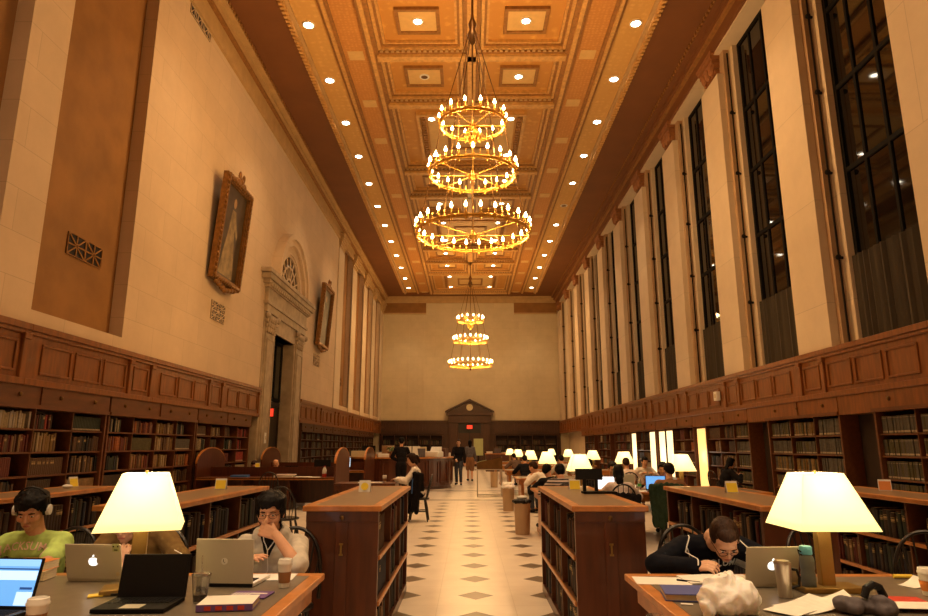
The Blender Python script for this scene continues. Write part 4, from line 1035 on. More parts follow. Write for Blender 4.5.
t, k = person('person in brown shirt behind the lamp, face propped on a hand', (-2.20, 4.56, 0), PI, dict(cloth='brown_shirt', sleeve=.42, hair='short', skin='skin2', top='shirt', legs='denim', fat=.006),
    dict(lean=10, neck=4, head=(-22, 4, 0), dhead=(0, .10, -.12), wr=(-.05, .38, .775), wl=(-.22, .42, .80), pr=(.9, .5, -.8), pl=(-1, .3, -.6), hr=dict(d=(-.1, -.2, 1), up=(.1, 1, .2), curl=.9), hip=.475), 2)
t, k = person('student in grey hoodie and glasses, hand held to the mouth', (-1.30, 4.60, 0), PI, dict(cloth='grey_hoodie', sleeve=1.0, sleeve_l=.50, hair='mop', legs='denim', top='hoodie', hood=True, glasses=True, fat=.005),
    dict(lean=17, neck=4, head=(-10, 6, 0), wr=(.10, .40, .80), wl=(-.075, .315, .945), pr=(1, .3, -.6), pl=(-1, .55, -1.0), hl=dict(d=(.85, .02, .35), up=(0, .9, .25), curl=1.0, flip=False), hr=dict(curl=.4), hip=.425), 2)
def front_patch(top, poly, mat, name, t):
    """a flat outline cast onto the front of a garment"""
    bm = bmesh.new(); vs = [bm.verts.new((x, 0, z)) for x, z in poly]; bm.faces.new(vs)
    bmesh.ops.triangulate(bm, faces=bm.faces)
    for _ in range(4): bmesh.ops.subdivide_edges(bm, edges=bm.edges, cuts=1, use_grid_fill=True)
    bmesh.ops.triangulate(bm, faces=bm.faces)
    bv = BVHTree.FromPolygons([v.co for v in top.data.vertices], [p.vertices[:] for p in top.data.polygons])
    for v in bm.verts:
        h = bv.ray_cast(V((v.co.x, 1.2, v.co.z)), V((0, -1, 0)))
        v.co = (h[0] + V((0, .004, 0))) if h[0] is not None else V((v.co.x, .2, v.co.z))
    me = bpy.data.meshes.new(name); bm.to_mesh(me); bm.free(); me.materials.append(MT[mat]); me.polygons.foreach_set('use_smooth', [True] * len(me.polygons))
    o = bpy.data.objects.new(name, me); COL.objects.link(o); o.parent = t; return o
front_patch(k['top'], [(-.075, 1.02), (.075, 1.02), (.05, .90), (.012, .80), (-.012, .80), (-.05, .90)], 'black_cloth', 'undershirt', t)
def cloth_line(top, pts, r, mat, name, t, n=14, off=.004):
    bv = BVHTree.FromPolygons([v.co for v in top.data.vertices], [p.vertices[:] for p in top.data.polygons]); out = []
    for (x0, z0), (x1, z1) in zip(pts, pts[1:]):
        for i in range(n):
            f = i / n; x, z = x0 + (x1 - x0) * f, z0 + (z1 - z0) * f; h = bv.ray_cast(V((x, 1.2, z)), V((0, -1, 0)))
            if h[0] is not None: out.append(h[0] + V((0, off, 0)))
    if len(out) > 2: return MB().tube(out, r, 6).build(name, mat, t, smooth=True)
cloth_line(k['top'], [(.06, 1.0), (.035, .9), (.0, .84), (-.005, .72), (.02, .66)], .0035, 'white', 'earphone_cord', t)
cloth_line(k['top'], [(-.06, .99), (-.03, .89), (.0, .84)], .0035, 'white', 'earphone_cord', t)
t, k = person('man in black hoodie with white piping, head bowed low over notes', (1.575, 4.72, 0), PI, dict(cloth='dark_hoodie', sleeve=1.0, hair='short', hairc='hair_brown', skin='skin2', legs='denim', top='hoodie', glasses=True, fat=.008),
    dict(lean=40, neck=24, dhead=(0, .06, -.085), head=(-46, -6, 4), wr=(.22, .60, .785), wl=(-.19, .66, .785), pr=(1, .2, -.3), pl=(-1, .2, -.3), hr=dict(d=(-.6, .5, .2), up=(.2, .5, .8), curl=.95), hl=dict(d=(.3, 1, -.1), curl=.7), hip=.515), 2)
chest_text('COLUMBIA', t, k['top'], 'letter_pale', .75, .064, .3, -.07, .0015)
for s in (-1, 1):
    cloth_line(k['top'], [(s * .11, .985), (s * .15, .93), (s * .19, .87), (s * .215, .80)], .004, 'white', 'white_piping', t)
    cloth_line(k['top'], [(s * .19, .87), (s * .165, .80), (s * .155, .74)], .0035, 'white', 'white_piping', t)
chair(1.60, 4.83, PI, 'black bow-back chair under the man in the black hoodie')
chair(2.48, 4.62, PI + .45, 'empty black chair behind the glowing lamp and water bottle')
chair(3.05, 4.50, PI - .5, 'empty black chair turned beside the far end of the highlighter table')
chair(-1.27, 4.66, PI, 'black chair under the student in the grey hoodie')
chair(-2.86, 4.64, PI, 'black chair under the person in the green t-shirt')
chair(-2.20, 4.62, PI, 'black chair under the person in the brown shirt')
CH = 'chairs further back'
def facing(dx, dy): return math.atan2(-dx, dy)
def back_person(px, Y, rz, label, look, pose, ch=None, det=1):
    x = (px - 469) / 643 * Y; person(label, (x, Y, 0), rz, look, pose, det)
    if ch: chair(x - .0, Y - (0.04 * math.cos(rz)), rz, ch)
AT = dict(lean=20, hip=.47, neck=8, head=(-18, 0, 0), wr=(.16, .44, .80), wl=(-.16, .44, .80))
B = lambda **k: {**AT, **k}
back_person(615, 10.62, -.10, 'person in pale pink top seen from behind at an open laptop', dict(cloth='pink_shirt', hair='long', slim=True), B(lean=16, hip=.42), 'black chair under the person in pale pink top seen from behind')
back_person(663, 10.75, -.25, 'person with dark hair seen from behind, chair draped with green coat', dict(cloth='tan_skirt', hair='short'), B(head=(-10, 25, 0), lean=23), 'black chair draped with the green coat')
back_person(559, 10.78, .05, 'person in striped top seen from behind at the aisle end of the lamp table', dict(cloth='striped', hair='short'), B(lean=8, hip=.46, dhead=(0, .06, -.05)), 'black chair under the person in the striped top')
back_person(553, 12.3, .3, 'person in black jacket leaning over the lamp table beside the striped top', dict(cloth='black_cloth', hair='short'), B(lean=35, head=(-15, -50, 0)))
back_person(547, 15.3, .95, 'person in white shirt sitting at the aisle, leaning on the second table', dict(cloth='white_shirt', hair='short', hairc='hair_brown'), B(lean=39), 'black chair under the person in the white shirt at the aisle')
back_person(605, 12.55, PI, 'person with dark hair facing the viewer behind the open white laptop', dict(cloth='black_cloth', hair='short'), B(lean=25), None)
back_person(623, 15.3, -.1, 'person with reddish hair and pink shirt, back turned, at the second table', dict(cloth='pink_shirt', hair='short', hairc='hair_brown'), B(lean=23), 'black chair under the person with reddish hair')
back_person(657, 12.5, PI - .3, 'person in pale blue shirt facing the viewer behind the blue laptop screen', dict(cloth='blue_shirt', hair='short'), B(lean=27))
back_person(637, 17.4, PI, 'person facing the viewer across the second table under the window-end lamp', dict(cloth='white_shirt', hair='short'), B(lean=23))
back_person(588, 15.35, 0, 'person in black, back turned, between the first two lit lamps', dict(cloth='black_cloth', hair='short'), B(lean=29), 'black chair under the person in black between the lamps')
back_person(712, 16.2, -PI / 2 + .2, 'person in dark clothes before the shelves under the windows', dict(cloth='black_cloth', hair='long', slim=True), B(lean=25), 'black chair by the shelves under the windows')
back_person(524, 20.4, 0, 'person in dark top, back turned, at the third table by the aisle', dict(cloth='black_cloth', hair='short'), B(lean=25), None, 0)
back_person(560, 20.3, 0, 'person in grey top, back turned, at the third table', dict(cloth='grey_hoodie', hair='short'), B(lean=25), None, 0)
back_person(516, 25.5, .4, 'small distant person at the fourth table by the aisle', dict(cloth='plaid', hair='short'), B(lean=25), None, 0)
# the portrait side
back_person(421, 13.75, PI / 2, 'woman in white sweater sitting sideways at a small desk by the aisle', dict(cloth='white_shirt', hair='tail', hairc='hair_brown', legs='black_cloth', slim=True, skin='skin2'),
    B(lean=12, head=(-22, 0, 0), wr=(.12, .46, .82), wl=(-.12, .46, .82), hip=.56), 'black chair of the woman in white sweater')
back_person(265, 17.7, PI, 'person with brown hair seated behind the long desk divider', dict(cloth='brown_shirt', hair='short', hairc='hair_brown'), B(lean=41, head=(-25, 0, 0)), None, 1)
back_person(285, 17.85, PI, 'balding person seated behind the long desk divider', dict(cloth='grey_cloth', hair='bald', fringe=True), B(lean=37, head=(-30, 0, 0)), None, 1)
ST = dict(seat='stand', lean=4, neck=4, wr=(.24, .10, .86), wl=(-.24, .10, .86), pr=(1, -.6, -.2), pl=(-1, -.6, -.2))
S = lambda **k: {**ST, **k}
back_person(403, 20.6, .1, 'person in black coat standing with back turned at the round desk', dict(cloth='black_cloth', hair='cap', capc='hair', legs='black_cloth'), S(wr=(.15, .40, 1.06), wl=(-.15, .36, 1.06), lean=8, head=(-12, 0, 0)))
back_person(459, 26.2, PI - .1, 'man in black jacket and jeans walking up the aisle towards the viewer', dict(cloth='black_cloth', hair='short', hairc='hair_brown', legs='denim', skin='skin2'), S(wr=(.10, .30, 1.0), wl=(-.25, .06, .84), fl=(-.10, .12), fr=(.09, -.10)))
back_person(470, 29.0, .05, 'woman in short skirt walking away down the aisle', dict(cloth='grey_cloth', hair='long', skirt=True, legs='tan_skirt', slim=True), S(fl=(-.08, .16), fr=(.08, -.14)))
# ------------------------------------------------------------------ what lies on the front tables
TZ = .751
def laptop(x, y, rz, w, d, h, ang, lid, label, screen='black', logo=None, base='black', rows=True, z=TZ, group=None, small=False):
    """hinge at the origin, keyboard towards local -Y, lid leaning back to +Y"""
    t = thing('laptop', label, 'laptop', (x, y, z), rz, group)
    b = MB().box(-w / 2, w / 2, -d, 0, 0, .019).build('base', base, t, bevel=.003)
    if not small:
        MB().box(-w * .44, w * .44, -d * .55, -d * .08, .019, .0195).build('key_well', 'black' if base != 'black' else 'grey_cloth', b)
        m = MB()
        for r in range(5):
            for q in range(13): m.box(-w * .43 + q * w * .0662, -w * .43 + q * w * .0662 + w * .055, -d * .53 + r * d * .089, -d * .53 + r * d * .089 + d * .07, .0195, .022)
        m.build('keyboard_keys', 'black' if base != 'black' else 'lead', b)
        MB().box(-w * .14, w * .14, -d * .93, -d * .62, .019, .0194).build('trackpad', 'alu', b)
    l = MB().box(-w / 2, w / 2, -.004, .004, .0, h).build('lid', lid, t, bevel=.003)
    l.location = (0, .004, .016); l.rotation_euler = (-R(ang), 0, 0)
    MB().box(-w / 2 + .012, w / 2 - .012, -.0052, -.004, .016, h - .012).build('screen', screen, l)
    if logo:
        m = MB()
        if logo == 'fruit':
            s = .026; P = []
            for i in range(40):
                a = 2 * PI * i / 40; r = s * (1 + .06 * math.cos(2 * a) - .10 * max(0, math.sin(a)) ** 8 - .08 * max(0, -math.sin(a)) ** 10); xx, zz = r * math.cos(a), r * math.sin(a) * 1.02
                q = V((xx - s * 1.25, zz - s * .1))
                if q.length < s * .62: q = q.normalized() * s * .62; xx, zz = q.x + s * 1.25, q.y + s * .1
                P.append((-xx, h * .5 + zz))
            m.prism(P, 'y', .004, .0052)
            lf = [(-.002 - .0042 * math.cos(a) - .0035 * math.sin(a), h * .5 + s * 1.30 + .0065 * math.sin(a) - .001 * math.cos(a)) for a in [2 * PI * i / 12 for i in range(12)]]
            m.prism(lf, 'y', .004, .0052)
            m.build('emblem', 'logo_glow', l)
        else:
            m.lathe([(.018, 0), (.018, .001)], 20); e = m.build('emblem', 'white', l); e.location = (0, .004, h * .5); e.rotation_euler = (R(-90), 0, 0)
            m = MB(); m.box(-.006, -.003, .0, .012, .001, .0018); m.box(-.006, .0, .004, .007, .001, .0018); m.box(.003, .006, -.012, .004, .001, .0018); o = m.build('emblem_letter', 'lead', l); o.location = (0, .004, h * .5); o.rotation_euler = (R(-90), 0, R(12))
    return t, l
MT['logo_glow'] = em('lit_emblem', (.95, .95, .9), 1.6)
MT['screen_blue'] = em('screen_blue', (.13, .38, .80), 1.0); MT['screen_pale'] = em('screen_pale', (.50, .72, .95), 1.05); MT['screen_mid'] = em('screen_mid', (.24, .52, .90), 1.05); MT['screen_dark'] = em('screen_dark_blue', (.02, .07, .25), .8); MT['screen_white'] = em('screen_white', (.85, .92, 1.), 1.1)
t, l = laptop(-2.18, 3.15, R(-4), .36, .24, .222, 14, 'black', 'open black laptop with blue web page on its lit screen', 'screen_blue')
sc = [c for c in l.children if c.name.startswith('screen')][0]
m = MB(); m.box(-.168, .168, -.0058, -.0052, .185, .215); m.build('page_band', 'screen_mid', sc)
m = MB(); m.box(-.168, .168, -.0058, -.0052, .125, .165); m.build('page_block', 'screen_pale', sc)
m = MB(); m.box(-.168, .168, -.006, -.0052, .17, .176); m.box(.10, .16, -.006, -.0052, .085, .095); m.build('page_bar', 'screen_dark', sc)
m = MB(); m.box(.09, .168, -.0058, -.0052, .018, .075); m.build('page_sidebar', 'screen_pale', sc)
t, l = laptop(-2.115, 3.86, PI - R(3), .325, .23, .20, 16, 'alu', 'silver laptop with white lit emblem, seen from its back, in front of the brown shirt', 'screen_white', 'fruit', 'alu')
m = MB(); m.box(-.155, -.115, .004, .0046, .16, .205); m.build('sticker', 'sage', l); o = MB().lathe([(.012, 0), (.012, .001)], 12).build('round_sticker', 'cream', l)
o.location = (-.14, .004, .03); o.rotation_euler = (R(-90), 0, 0)
m = MB(); m.box(-.152, -.143, .0046, .0052, .185, .192); m.box(-.127, -.118, .0046, .0052, .185, .192); m.box(-.145, -.125, .0046, .0052, .166, .172); m.build('sticker_print', 'lead', l)
t, l = laptop(-1.575, 3.40, R(2), .335, .25, .20, 10, 'black', 'black laptop with dark screen, open towards the viewer beside the lamp post', 'black', None, 'lead')
t, l = laptop(-1.335, 3.73, PI - R(4), .325, .255, .235, 5, 'alu', 'pale silver laptop with round emblem, back to the viewer, before the grey hoodie', 'screen_white', 'ring', 'white')
MB().box(-.16, .16, -.002, .008, .0, .017).build('port_strip', 'black', t)
t, l = laptop(1.64, 3.74, PI + R(4), .295, .22, .205, 14, 'alu', 'silver laptop with lit emblem, back to the viewer, before the black hoodie', 'screen_white', 'fruit', 'alu')
def paper_cup(x, y, label, h=.145, r=.042, lid=True, sleeve='sleeve', z=TZ):
    t = thing('coffee_cup', label, 'cup', (x, y, z), 0, 'paper coffee cups')
    MB().lathe([(r * .72, 0), (r * .73, .004), (r, h)], 24).build('cup_wall', 'white', t, smooth=True)
    MB().lathe([(r * .79, h * .2), (r * .81, h * .2), (r * .97, h * .66), (r * .955, h * .66)], 24, ring=True).build('sleeve', sleeve, t, smooth=True)
    MB().lathe([(r * 1.06, h - .004), (r * 1.08, h + .004), (r * 1.0, h + .010), (r * .96, h + .022), (r * .86, h + .024), (r * .80, h + .014)], 24).build('lid', 'white', t, smooth=True)
    return t
paper_cup(-1.005, 3.72, 'paper coffee cup with white lid and brown sleeve, by the grey hoodie', .122, .037)
paper_cup(-1.80, 2.87, 'paper coffee cup with white lid beside the blue laptop screen', .105, .042)
t = thing('iced_coffee_cup', 'clear plastic cup with straw and the last of an iced coffee', 'cup', (-1.325, 3.38, TZ))
MB().lathe([(.030, 0), (.031, .003), (.044, .125), (.0425, .125), (.029, .005), (.001, .005)], 24).build('cup_wall', 'clear', t, smooth=True)
MB().lathe([(.028, .006), (.031, .035)], 20).build('coffee_liquid', 'coffee', t); MB().lathe([(.046, .122), (.047, .130), (.040, .134), (.02, .138)], 24).build('lid', 'clear', t, smooth=True)
MB().tube([(0, .01, .02), (0, -.008, .215)], .0036, 8).build('straw', 'clear', t)
def book_flat(x, y, rz, w, d, h, label, cover, z=TZ, name='book', pages='cream', group=None, cat='book'):
    t = thing(name, label, cat, (x, y, z), rz, group)
    m = MB().box(-w / 2, w / 2, -d / 2, d / 2, 0, .003); m.box(-w / 2, w / 2, -d / 2, d / 2, h - .003, h); m.box(-w / 2, w / 2, -d / 2, -d / 2 + .003, .0, h); m.build('cover', cover, t, bevel=.001, seg=1)
    MB().box(-w / 2 + .005, w / 2 - .004, -d / 2 + .003, d / 2 - .005, .003, h - .003).build('page_block', pages, t); return t
b = book_flat(-1.145, 3.285, R(7), .255, .19, .030, 'thick purple-spined book with white cover beside the iced coffee', 'purple')
MB().box(-.125, .125, -.092, .094, .030, .0312).build('front_cover', 'paper', b); m = MB()
for i in range(4): m.box(-.09 + .05 * i, -.06 + .05 * i, -.0965, -.095, .006, .024)
m.build('spine_picture', 'red', b)
b = book_flat(-1.12, 3.52, R(-4), .20, .15, .006, 'thin purple booklet with white lettering marks behind the thick purple book', 'purple', name='booklet')
m = MB()
for i in range(6): m.box(-.09 + .016 * i, -.082 + .016 * i, -.05, .03, .006, .0066)
m.box(.0, .08, .01, .03, .006, .0066); m.build('cover_print', 'paper', b)
book_flat(-2.53, 3.93, R(6), .22, .16, .05, 'fat textbook lying under another by the green t-shirt', 'cream', pages='cream', group='stacked textbooks')
book_flat(-2.54, 3.94, R(-3), .23, .17, .048, 'fat textbook with orange cover, topmost by the green t-shirt', 'orange', z=TZ + .051, pages='cream', group='stacked textbooks')
def sheet(x, y, rz, w, d, label, z=TZ, mat='paper', n=1, name='paper_sheet', h=.0012, cat='paper', group='loose papers', bend=0.):
    m = MB(); N = 8; vs = []
    for k in (0, 1):
        for i in range(N + 1):
            u = i / N - .5
            for v in (-.5, .5): vs.append((u * w, v * d, k * h + bend * (u + .5) ** 2 * (1 + v * .4)))
    fs = []
    o2 = 2 * (N + 1)
    for i in range(N):
        a = 2 * i; fs += [(a, a + 1, a + 3, a + 2), (o2 + a, o2 + a + 2, o2 + a + 3, o2 + a + 1), (a, a + 2, o2 + a + 2, o2 + a), (a + 1, o2 + a + 1, o2 + a + 3, a + 3)]
    fs += [(0, o2, o2 + 1, 1), (2 * N, 2 * N + 1, o2 + 2 * N + 1, o2 + 2 * N)]
    m.add(vs, fs); return tag(place(m.build(name, mat), (x, y, z), rz), label, cat, group)
sheet(-1.15, 3.99, R(4), .26, .19, 'white sheet lying between the grey hoodie and a paper cup')
tag(place(MB().box(-.035, .035, -.03, .03, 0, .006).build('sticky_note', 'yellow'), (-1.905, 3.50, TZ), R(25)), 'yellow sticky note beside the black laptop', 'note')
t = thing('phone', 'small dark phone lying beside the yellow note and black laptop', 'phone', (-1.82, 3.56, TZ), R(20)); MB().box(-.03, .03, -.055, .055, 0, .011).build('case', 'black', t, bevel=.003); MB().box(-.026, .026, -.048, .048, .011, .0115).build('screen', 'glass_dark', t)
t = thing('green_pen', 'green pen with pale cord beside the brown shirt', 'pen', (-1.70, 3.97, TZ), 0); MB().tube([(0, 0, .004), (.012, .03, .095)], .006, 8).build('barrel', 'lime', t); MB().tube([(.012, .03, .095), (0, .04, .125), (-.05, .05, .145)], .0025, 6).build('cord', 'white', t)
# window-side table
sheet(1.09, 3.90, R(-6), .30, .21, 'white sheet lying near the corner of the window-side front table')
nb_ = thing('open_notebook', 'open notebook under the hands of the man in the black hoodie', 'notebook', (1.42, 3.93, TZ), R(4))
for s in (-1, 1): MB().hexa([(0, -.11, 0), (s * .2, -.11, 0), (s * .2, .11, 0), (0, .11, 0)], [(0, -.11, .012), (s * .2, -.11, .007), (s * .2, .11, .007), (0, .11, .012)]).build('page_block', 'paper', nb_)
t = thing('pen', 'dark pen lying across the white sheet by the open notebook', 'pen', (1.235, 3.86, TZ + .006), R(-35)); MB().tube([(-.07, 0, 0), (.06, 0, 0)], .005, 8).build('barrel', 'lead', t); MB().tube([(.06, 0, 0), (.075, 0, 0)], .0035, 8).build('tip', 'brass', t)
b = thing('ring_binder', 'blue ring binder lying by the white plastic bag', 'binder', (1.135, 3.50, TZ), R(-9))
MB().hexa([(-.15, -.11, 0), (.15, -.11, 0), (.15, .11, 0), (-.15, .11, 0)], [(-.15, -.11, .004), (.15, -.11, .004), (.15, .11, .004), (-.15, .11, .004)]).build('back_cover', 'navy', b)
MB().box(-.145, .14, -.105, .105, .004, .03).build('page_block', 'cream', b); MB().hexa([(-.15, -.115, .03), (.15, -.115, .034), (.15, .11, .034), (-.15, .11, .03)], [(-.15, -.115, .034), (.15, -.115, .038), (.15, .11, .038), (-.15, .11, .034)]).build('front_cover', 'navy', b)
MB().box(.146, .151, -.112, .11, .002, .036).build('spine', 'navy', b)
tag(place(MB().box(-.028, .028, -.012, .012, 0, .004).build('eraser', 'white'), (1.05, 3.34, TZ), R(-15)), 'small white eraser by the binder edge', 'eraser')
m = MB(); rr = random.Random(3)
m.ell((0, 0, .085), (.125, .095, .085), nu=20, nv=14)
for i in range(26):
    a = rr.uniform(0, 6.28); e_ = rr.uniform(-.3, 1.3); m.ell((.095 * math.cos(a) * math.cos(e_), .07 * math.sin(a) * math.cos(e_), .075 + .065 * math.sin(e_)), (rr.uniform(.02, .035), rr.uniform(.02, .035), rr.uniform(.02, .035)))
for s in (-1, 1): m.ell((s * .12, -.02, .04), (.035, .03, .04)); m.ell((s * .035, .0, .165), (.02, .03, .026))
o = remesh(m, 'plastic_bag', 'bag', .005, None, 3, .004, 10., 2.2); NR = [v.normal.copy() for v in o.data.vertices]
for v, nv in zip(o.data.vertices, NR): v.co += nv * (.034 * (.45 - min(1, 1.5 * abs(noise.noise(v.co * 11 + V((4, 1, 0)))))) + .010 * (.5 - min(1, 1.6 * abs(noise.noise(v.co * 24))))); v.co.z = max(v.co.z, .0)
place(o, (1.17, 3.13, TZ), R(15)); tag(o, 'crumpled white plastic bag on the table corner', 'bag')
t = thing('travel_mug', 'brushed steel travel mug with black handle before the lit emblem laptop', 'mug', (1.60, 3.50, TZ))
MB().lathe([(.030, 0), (.032, .004), (.041, .155), (.043, .162), (.041, .168), (.036, .168)], 28).build('mug_wall', 'steel', t, smooth=True); MB().lathe([(.038, .166), (.034, .176), (.01, .178)], 24).build('lid', 'steel', t, smooth=True)
MB().tube([(.038, 0, .135), (.070, 0, .130), (.082, 0, .095), (.075, 0, .055), (.036, 0, .045)], .007, 8).build('handle', 'black', t, smooth=True)
t = thing('water_bottle', 'grey water bottle with blue cap beside the lamp post', 'bottle', (1.79, 3.63, TZ))
MB().lathe([(.030, 0), (.036, .006), (.036, .09), (.033, .105), (.036, .12), (.036, .165), (.026, .185), (.022, .19)], 24).build('bottle_wall', 'bottle_grey', t, smooth=True)
m = MB().lathe([(.030, .186), (.032, .19), (.032, .222), (.028, .228)], 20); m.box(-.008, .008, -.036, -.028, .19, .215); m.build('cap', 'cyan', t, smooth=True); MB().tube([(-.030, -.01, .20), (-.048, -.015, .21), (-.046, -.02, .19), (-.03, -.015, .185)], .004, 6).build('carry_loop', 'black', t)
for i, (x, y, rz, w, d, bd) in enumerate(((1.60, 3.28, R(20), .24, .20, .03), (1.70, 3.30, R(-12), .22, .2, .05), (1.49, 3.22, R(38), .2, .16, .0))):
    sheet(x, y, rz, w, d, ('curling white page fanned in front of the lamp base', 'topmost curling white page in front of the lamp base', 'white leaflet beside the plastic bag')[i], TZ + .003 * i, bend=bd)
m = MB()
for i in range(9): m.ell((rr.uniform(-.13, .13), rr.uniform(-.06, .06), rr.uniform(.02, .05)), (rr.uniform(.04, .07), rr.uniform(.03, .06), rr.uniform(.03, .045)))
o = remesh(m, 'scarf', 'grey_cloth', .008, None, 2, .012, 19.); place(o, (1.80, 3.18, TZ), R(-10)); tag(o, 'crumpled grey knitted scarf in front of the lamp', 'scarf')
for v in o.data.vertices: v.co.z = max(v.co.z, 0)
m = MB(); m.tube([(-.06, 0, .05), (-.04, 0, .085), (0, 0, .1), (.04, 0, .085), (.06, 0, .05), (.055, .01, .015)], [.016, .018, .018, .018, .02, .022], 10); m.build('tmp_band', 'black'); o = bpy.data.objects['tmp_band']; o.name = 'headphones'; place(o, (1.87, 3.20, TZ + .02), R(20)); tag(o, 'black headphones resting on the grey scarf', 'headphones')
tag(place(MB().box(-.028, .028, -.02, .02, 0, .02).build('matchbox', 'red'), (1.865, 3.44, TZ), R(15)), 'small red and white box by the lamp base', 'box')
book_flat(2.10, 3.37, R(-8), .21, .15, .018, 'red-covered book under white papers, behind the scarf', 'red')
sheet(2.09, 3.25, R(-4), .30, .14, 'white paper lying over the red book edge', TZ + .019)
t = thing('highlighter', 'yellow highlighter with black cap on the table', 'pen', (2.53, 3.98, TZ), R(-4)); MB().tube([(-.075, 0, .011), (.03, 0, .011)], .011, 10).build('barrel', 'yellow', t); MB().tube([(.03, 0, .011), (.07, 0, .011)], .012, 10).build('cap', 'black', t)
o = sheet(2.44, 3.78, R(20), .13, .10, 'crumpled tissue on the table before the highlighter', bend=.035)
paper_cup(2.36, 3.55, 'white paper cup with orange sleeve beside the crumpled tissue', .11, .04, sleeve='orange')
# a small side table by the aisle holds empties
t = thing('side_table', 'small side table for empties beside the corner of the window-side table', 'table', (.66, 2.62, 0)); MB().box(-.2, .2, -.2, .2, .70, .73).build('tabletop', 'red_wood', t, bevel=.004)
for sx in (-1, 1):
    for sy in (-1, 1): MB().box(*sorted((sx * .16, sx * .19)), *sorted((sy * .16, sy * .19)), 0, .70).build('leg', 'red_wood', t)
for i, (x, y, h, r) in enumerate(((.70, 2.62, .145, .032), (.615, 2.58, .105, .030))):
    b = thing('empty_glass', ('taller empty glass tumbler by the table corner', 'shorter empty glass tumbler by the table corner')[i], 'glass', (x, y, .731)); 
    MB().lathe([(r * .8, 0), (r, h), (r * .93, h), (r * .72, .006), (.001, .006)], 24).build('tumbler_wall', 'clear', b, smooth=True)
tag(place(MB().box(-.03, .03, -.015, .015, 0, .105).build('carton', 'card_yellow'), (.535, 2.6, .731), R(10)), 'small yellow carton beside the empty tumblers', 'carton')
# table cards on the low cases
def card(x, y, rz, label, z=1.07, mat='card_yellow', disc=False):
    t = thing('tent_card', label, 'sign', (x, y, z), rz, 'yellow table cards')
    m = MB(); m.hexa([(-.055, -.03, 0), (.055, -.03, 0), (.055, -.027, 0), (-.055, -.027, 0)], [(-.055, -.002, .105), (.055, -.002, .105), (.055, .001, .105), (-.055, .001, .105)])
    m.hexa([(-.055, .027, 0), (.055, .027, 0), (.055, .03, 0), (-.055, .03, 0)], [(-.055, -.001, .105), (.055, -.001, .105), (.055, .002, .105), (-.055, .002, .105)]); m.build('folded_card', 'white', t)
    if disc:
        q = MB().lathe([(.036, 0), (.036, .002)], 20).build('yellow_disc', mat, t); q.location = (0, -.0185, .05); q.rotation_euler = (R(90 - 15), 0, 0)
    else:
        q = MB().box(-.050, .050, 0, .002, -.042, .044).build('yellow_print', mat, t); q.location = (0, -.0195, .046); q.rotation_euler = (-R(15), 0, 0)
card(-2.52, 6.75, R(4), 'yellow table card on the low bookcase beside the grey hoodie')
card(-1.0, 6.4, R(-2), 'white card with yellow disc on the low bookcase flanking the aisle', disc=True)
card(-4.25, 7.1, R(75), 'yellow folded card turned edge-on, on the low bookcase behind the green t-shirt')
card(2.47, 6.3, R(3), 'yellow table card on the low bookcase behind the black hoodie')
card(4.1, 6.6, R(-28), 'faded orange-yellow card turned askew before the window wall', mat='orange')
card(-5.3, 16.55, R(5), 'distant yellow card on top of the long desk divider', z=.98)
card(1.06, 6.7, R(0), 'yellow card by the black book rest on the aisle bookcase', z=1.07)
tag(place(MB().ell((0, 0, .02), (.05, .03, .02)).build('tissue', 'paper'), (-4.15, 6.85, 1.07), .4), 'white crumpled tissue beside the edge-on yellow card', 'tissue')
t = thing('book_rest', 'black book rest on two posts, standing on the aisle bookcase', 'stand', (1.12, 6.2, 1.07))
for x in (-.06, .05): MB().box(x, x + .03, 0, .03, 0, .13).build('post', 'black', t)
MB().obox((0, .02, .17), (.25, .02, .10), (-.2, 0, 0)).build('rest_panel', 'black', t); MB().box(-.07, .24, -.08, .06, 0, .018).build('base_plate', 'lead', t)
# further back
def small(name, label, cat, loc, mb, mat, rz=0, group=None, **k): return tag(place(mb.build(name, mat, **k), loc, rz), label, cat, group)
laptop(2.33, 11.35, 0.1, .34, .23, .23, 12, 'white', 'white laptop with pale screen in front of the person in pale pink', 'screen_white', base='white', small=True)
laptop(3.18, 11.35, -.15, .34, .24, .24, 10, 'black', 'laptop with blue screen in front of the green-draped chair', 'screen_blue', small=True)
laptop(2.85, 16.1, PI, .34, .24, .24, 10, 'alu', 'pale laptop lid on the second table past the low bookcases', small=True)
laptop(2.80, 12.0, PI + .1, .34, .24, .24, 14, 'white', 'white laptop lid facing the viewer on the first table past the low bookcases', small=True)
for i, (x, y, w_) in enumerate(((1.35, 11.3, .3), (1.45, 15.9, .32), (2.9, 11.2, .3), (1.5, 21.0, .4), (2.6, 21.0, .4), (1.4, 26.2, .5))):
    sheet(x, y, .2 * i, w_, .22, 'white papers on the %s' % ('aisle end of the first far table', 'aisle end of the second far table', 'middle of the first far table', 'aisle end of the third far table', 'middle of the third far table', 'aisle end of the fourth far table')[i], h=.01)
t = thing('water_bottle', 'small clear bottle with green label on the first table past the bookcases', 'bottle', (3.0, 11.75, TZ)); MB().lathe([(.03, 0), (.033, .1), (.03, .15), (.012, .19), (.012, .2)], 14).build('bottle_wall', 'clear', t, smooth=True); MB().lathe([(.034, .05), (.034, .1)], 14).build('label', 'lime', t); MB().lathe([(.015, .2), (.015, .215)], 12).build('cap', 'white', t)
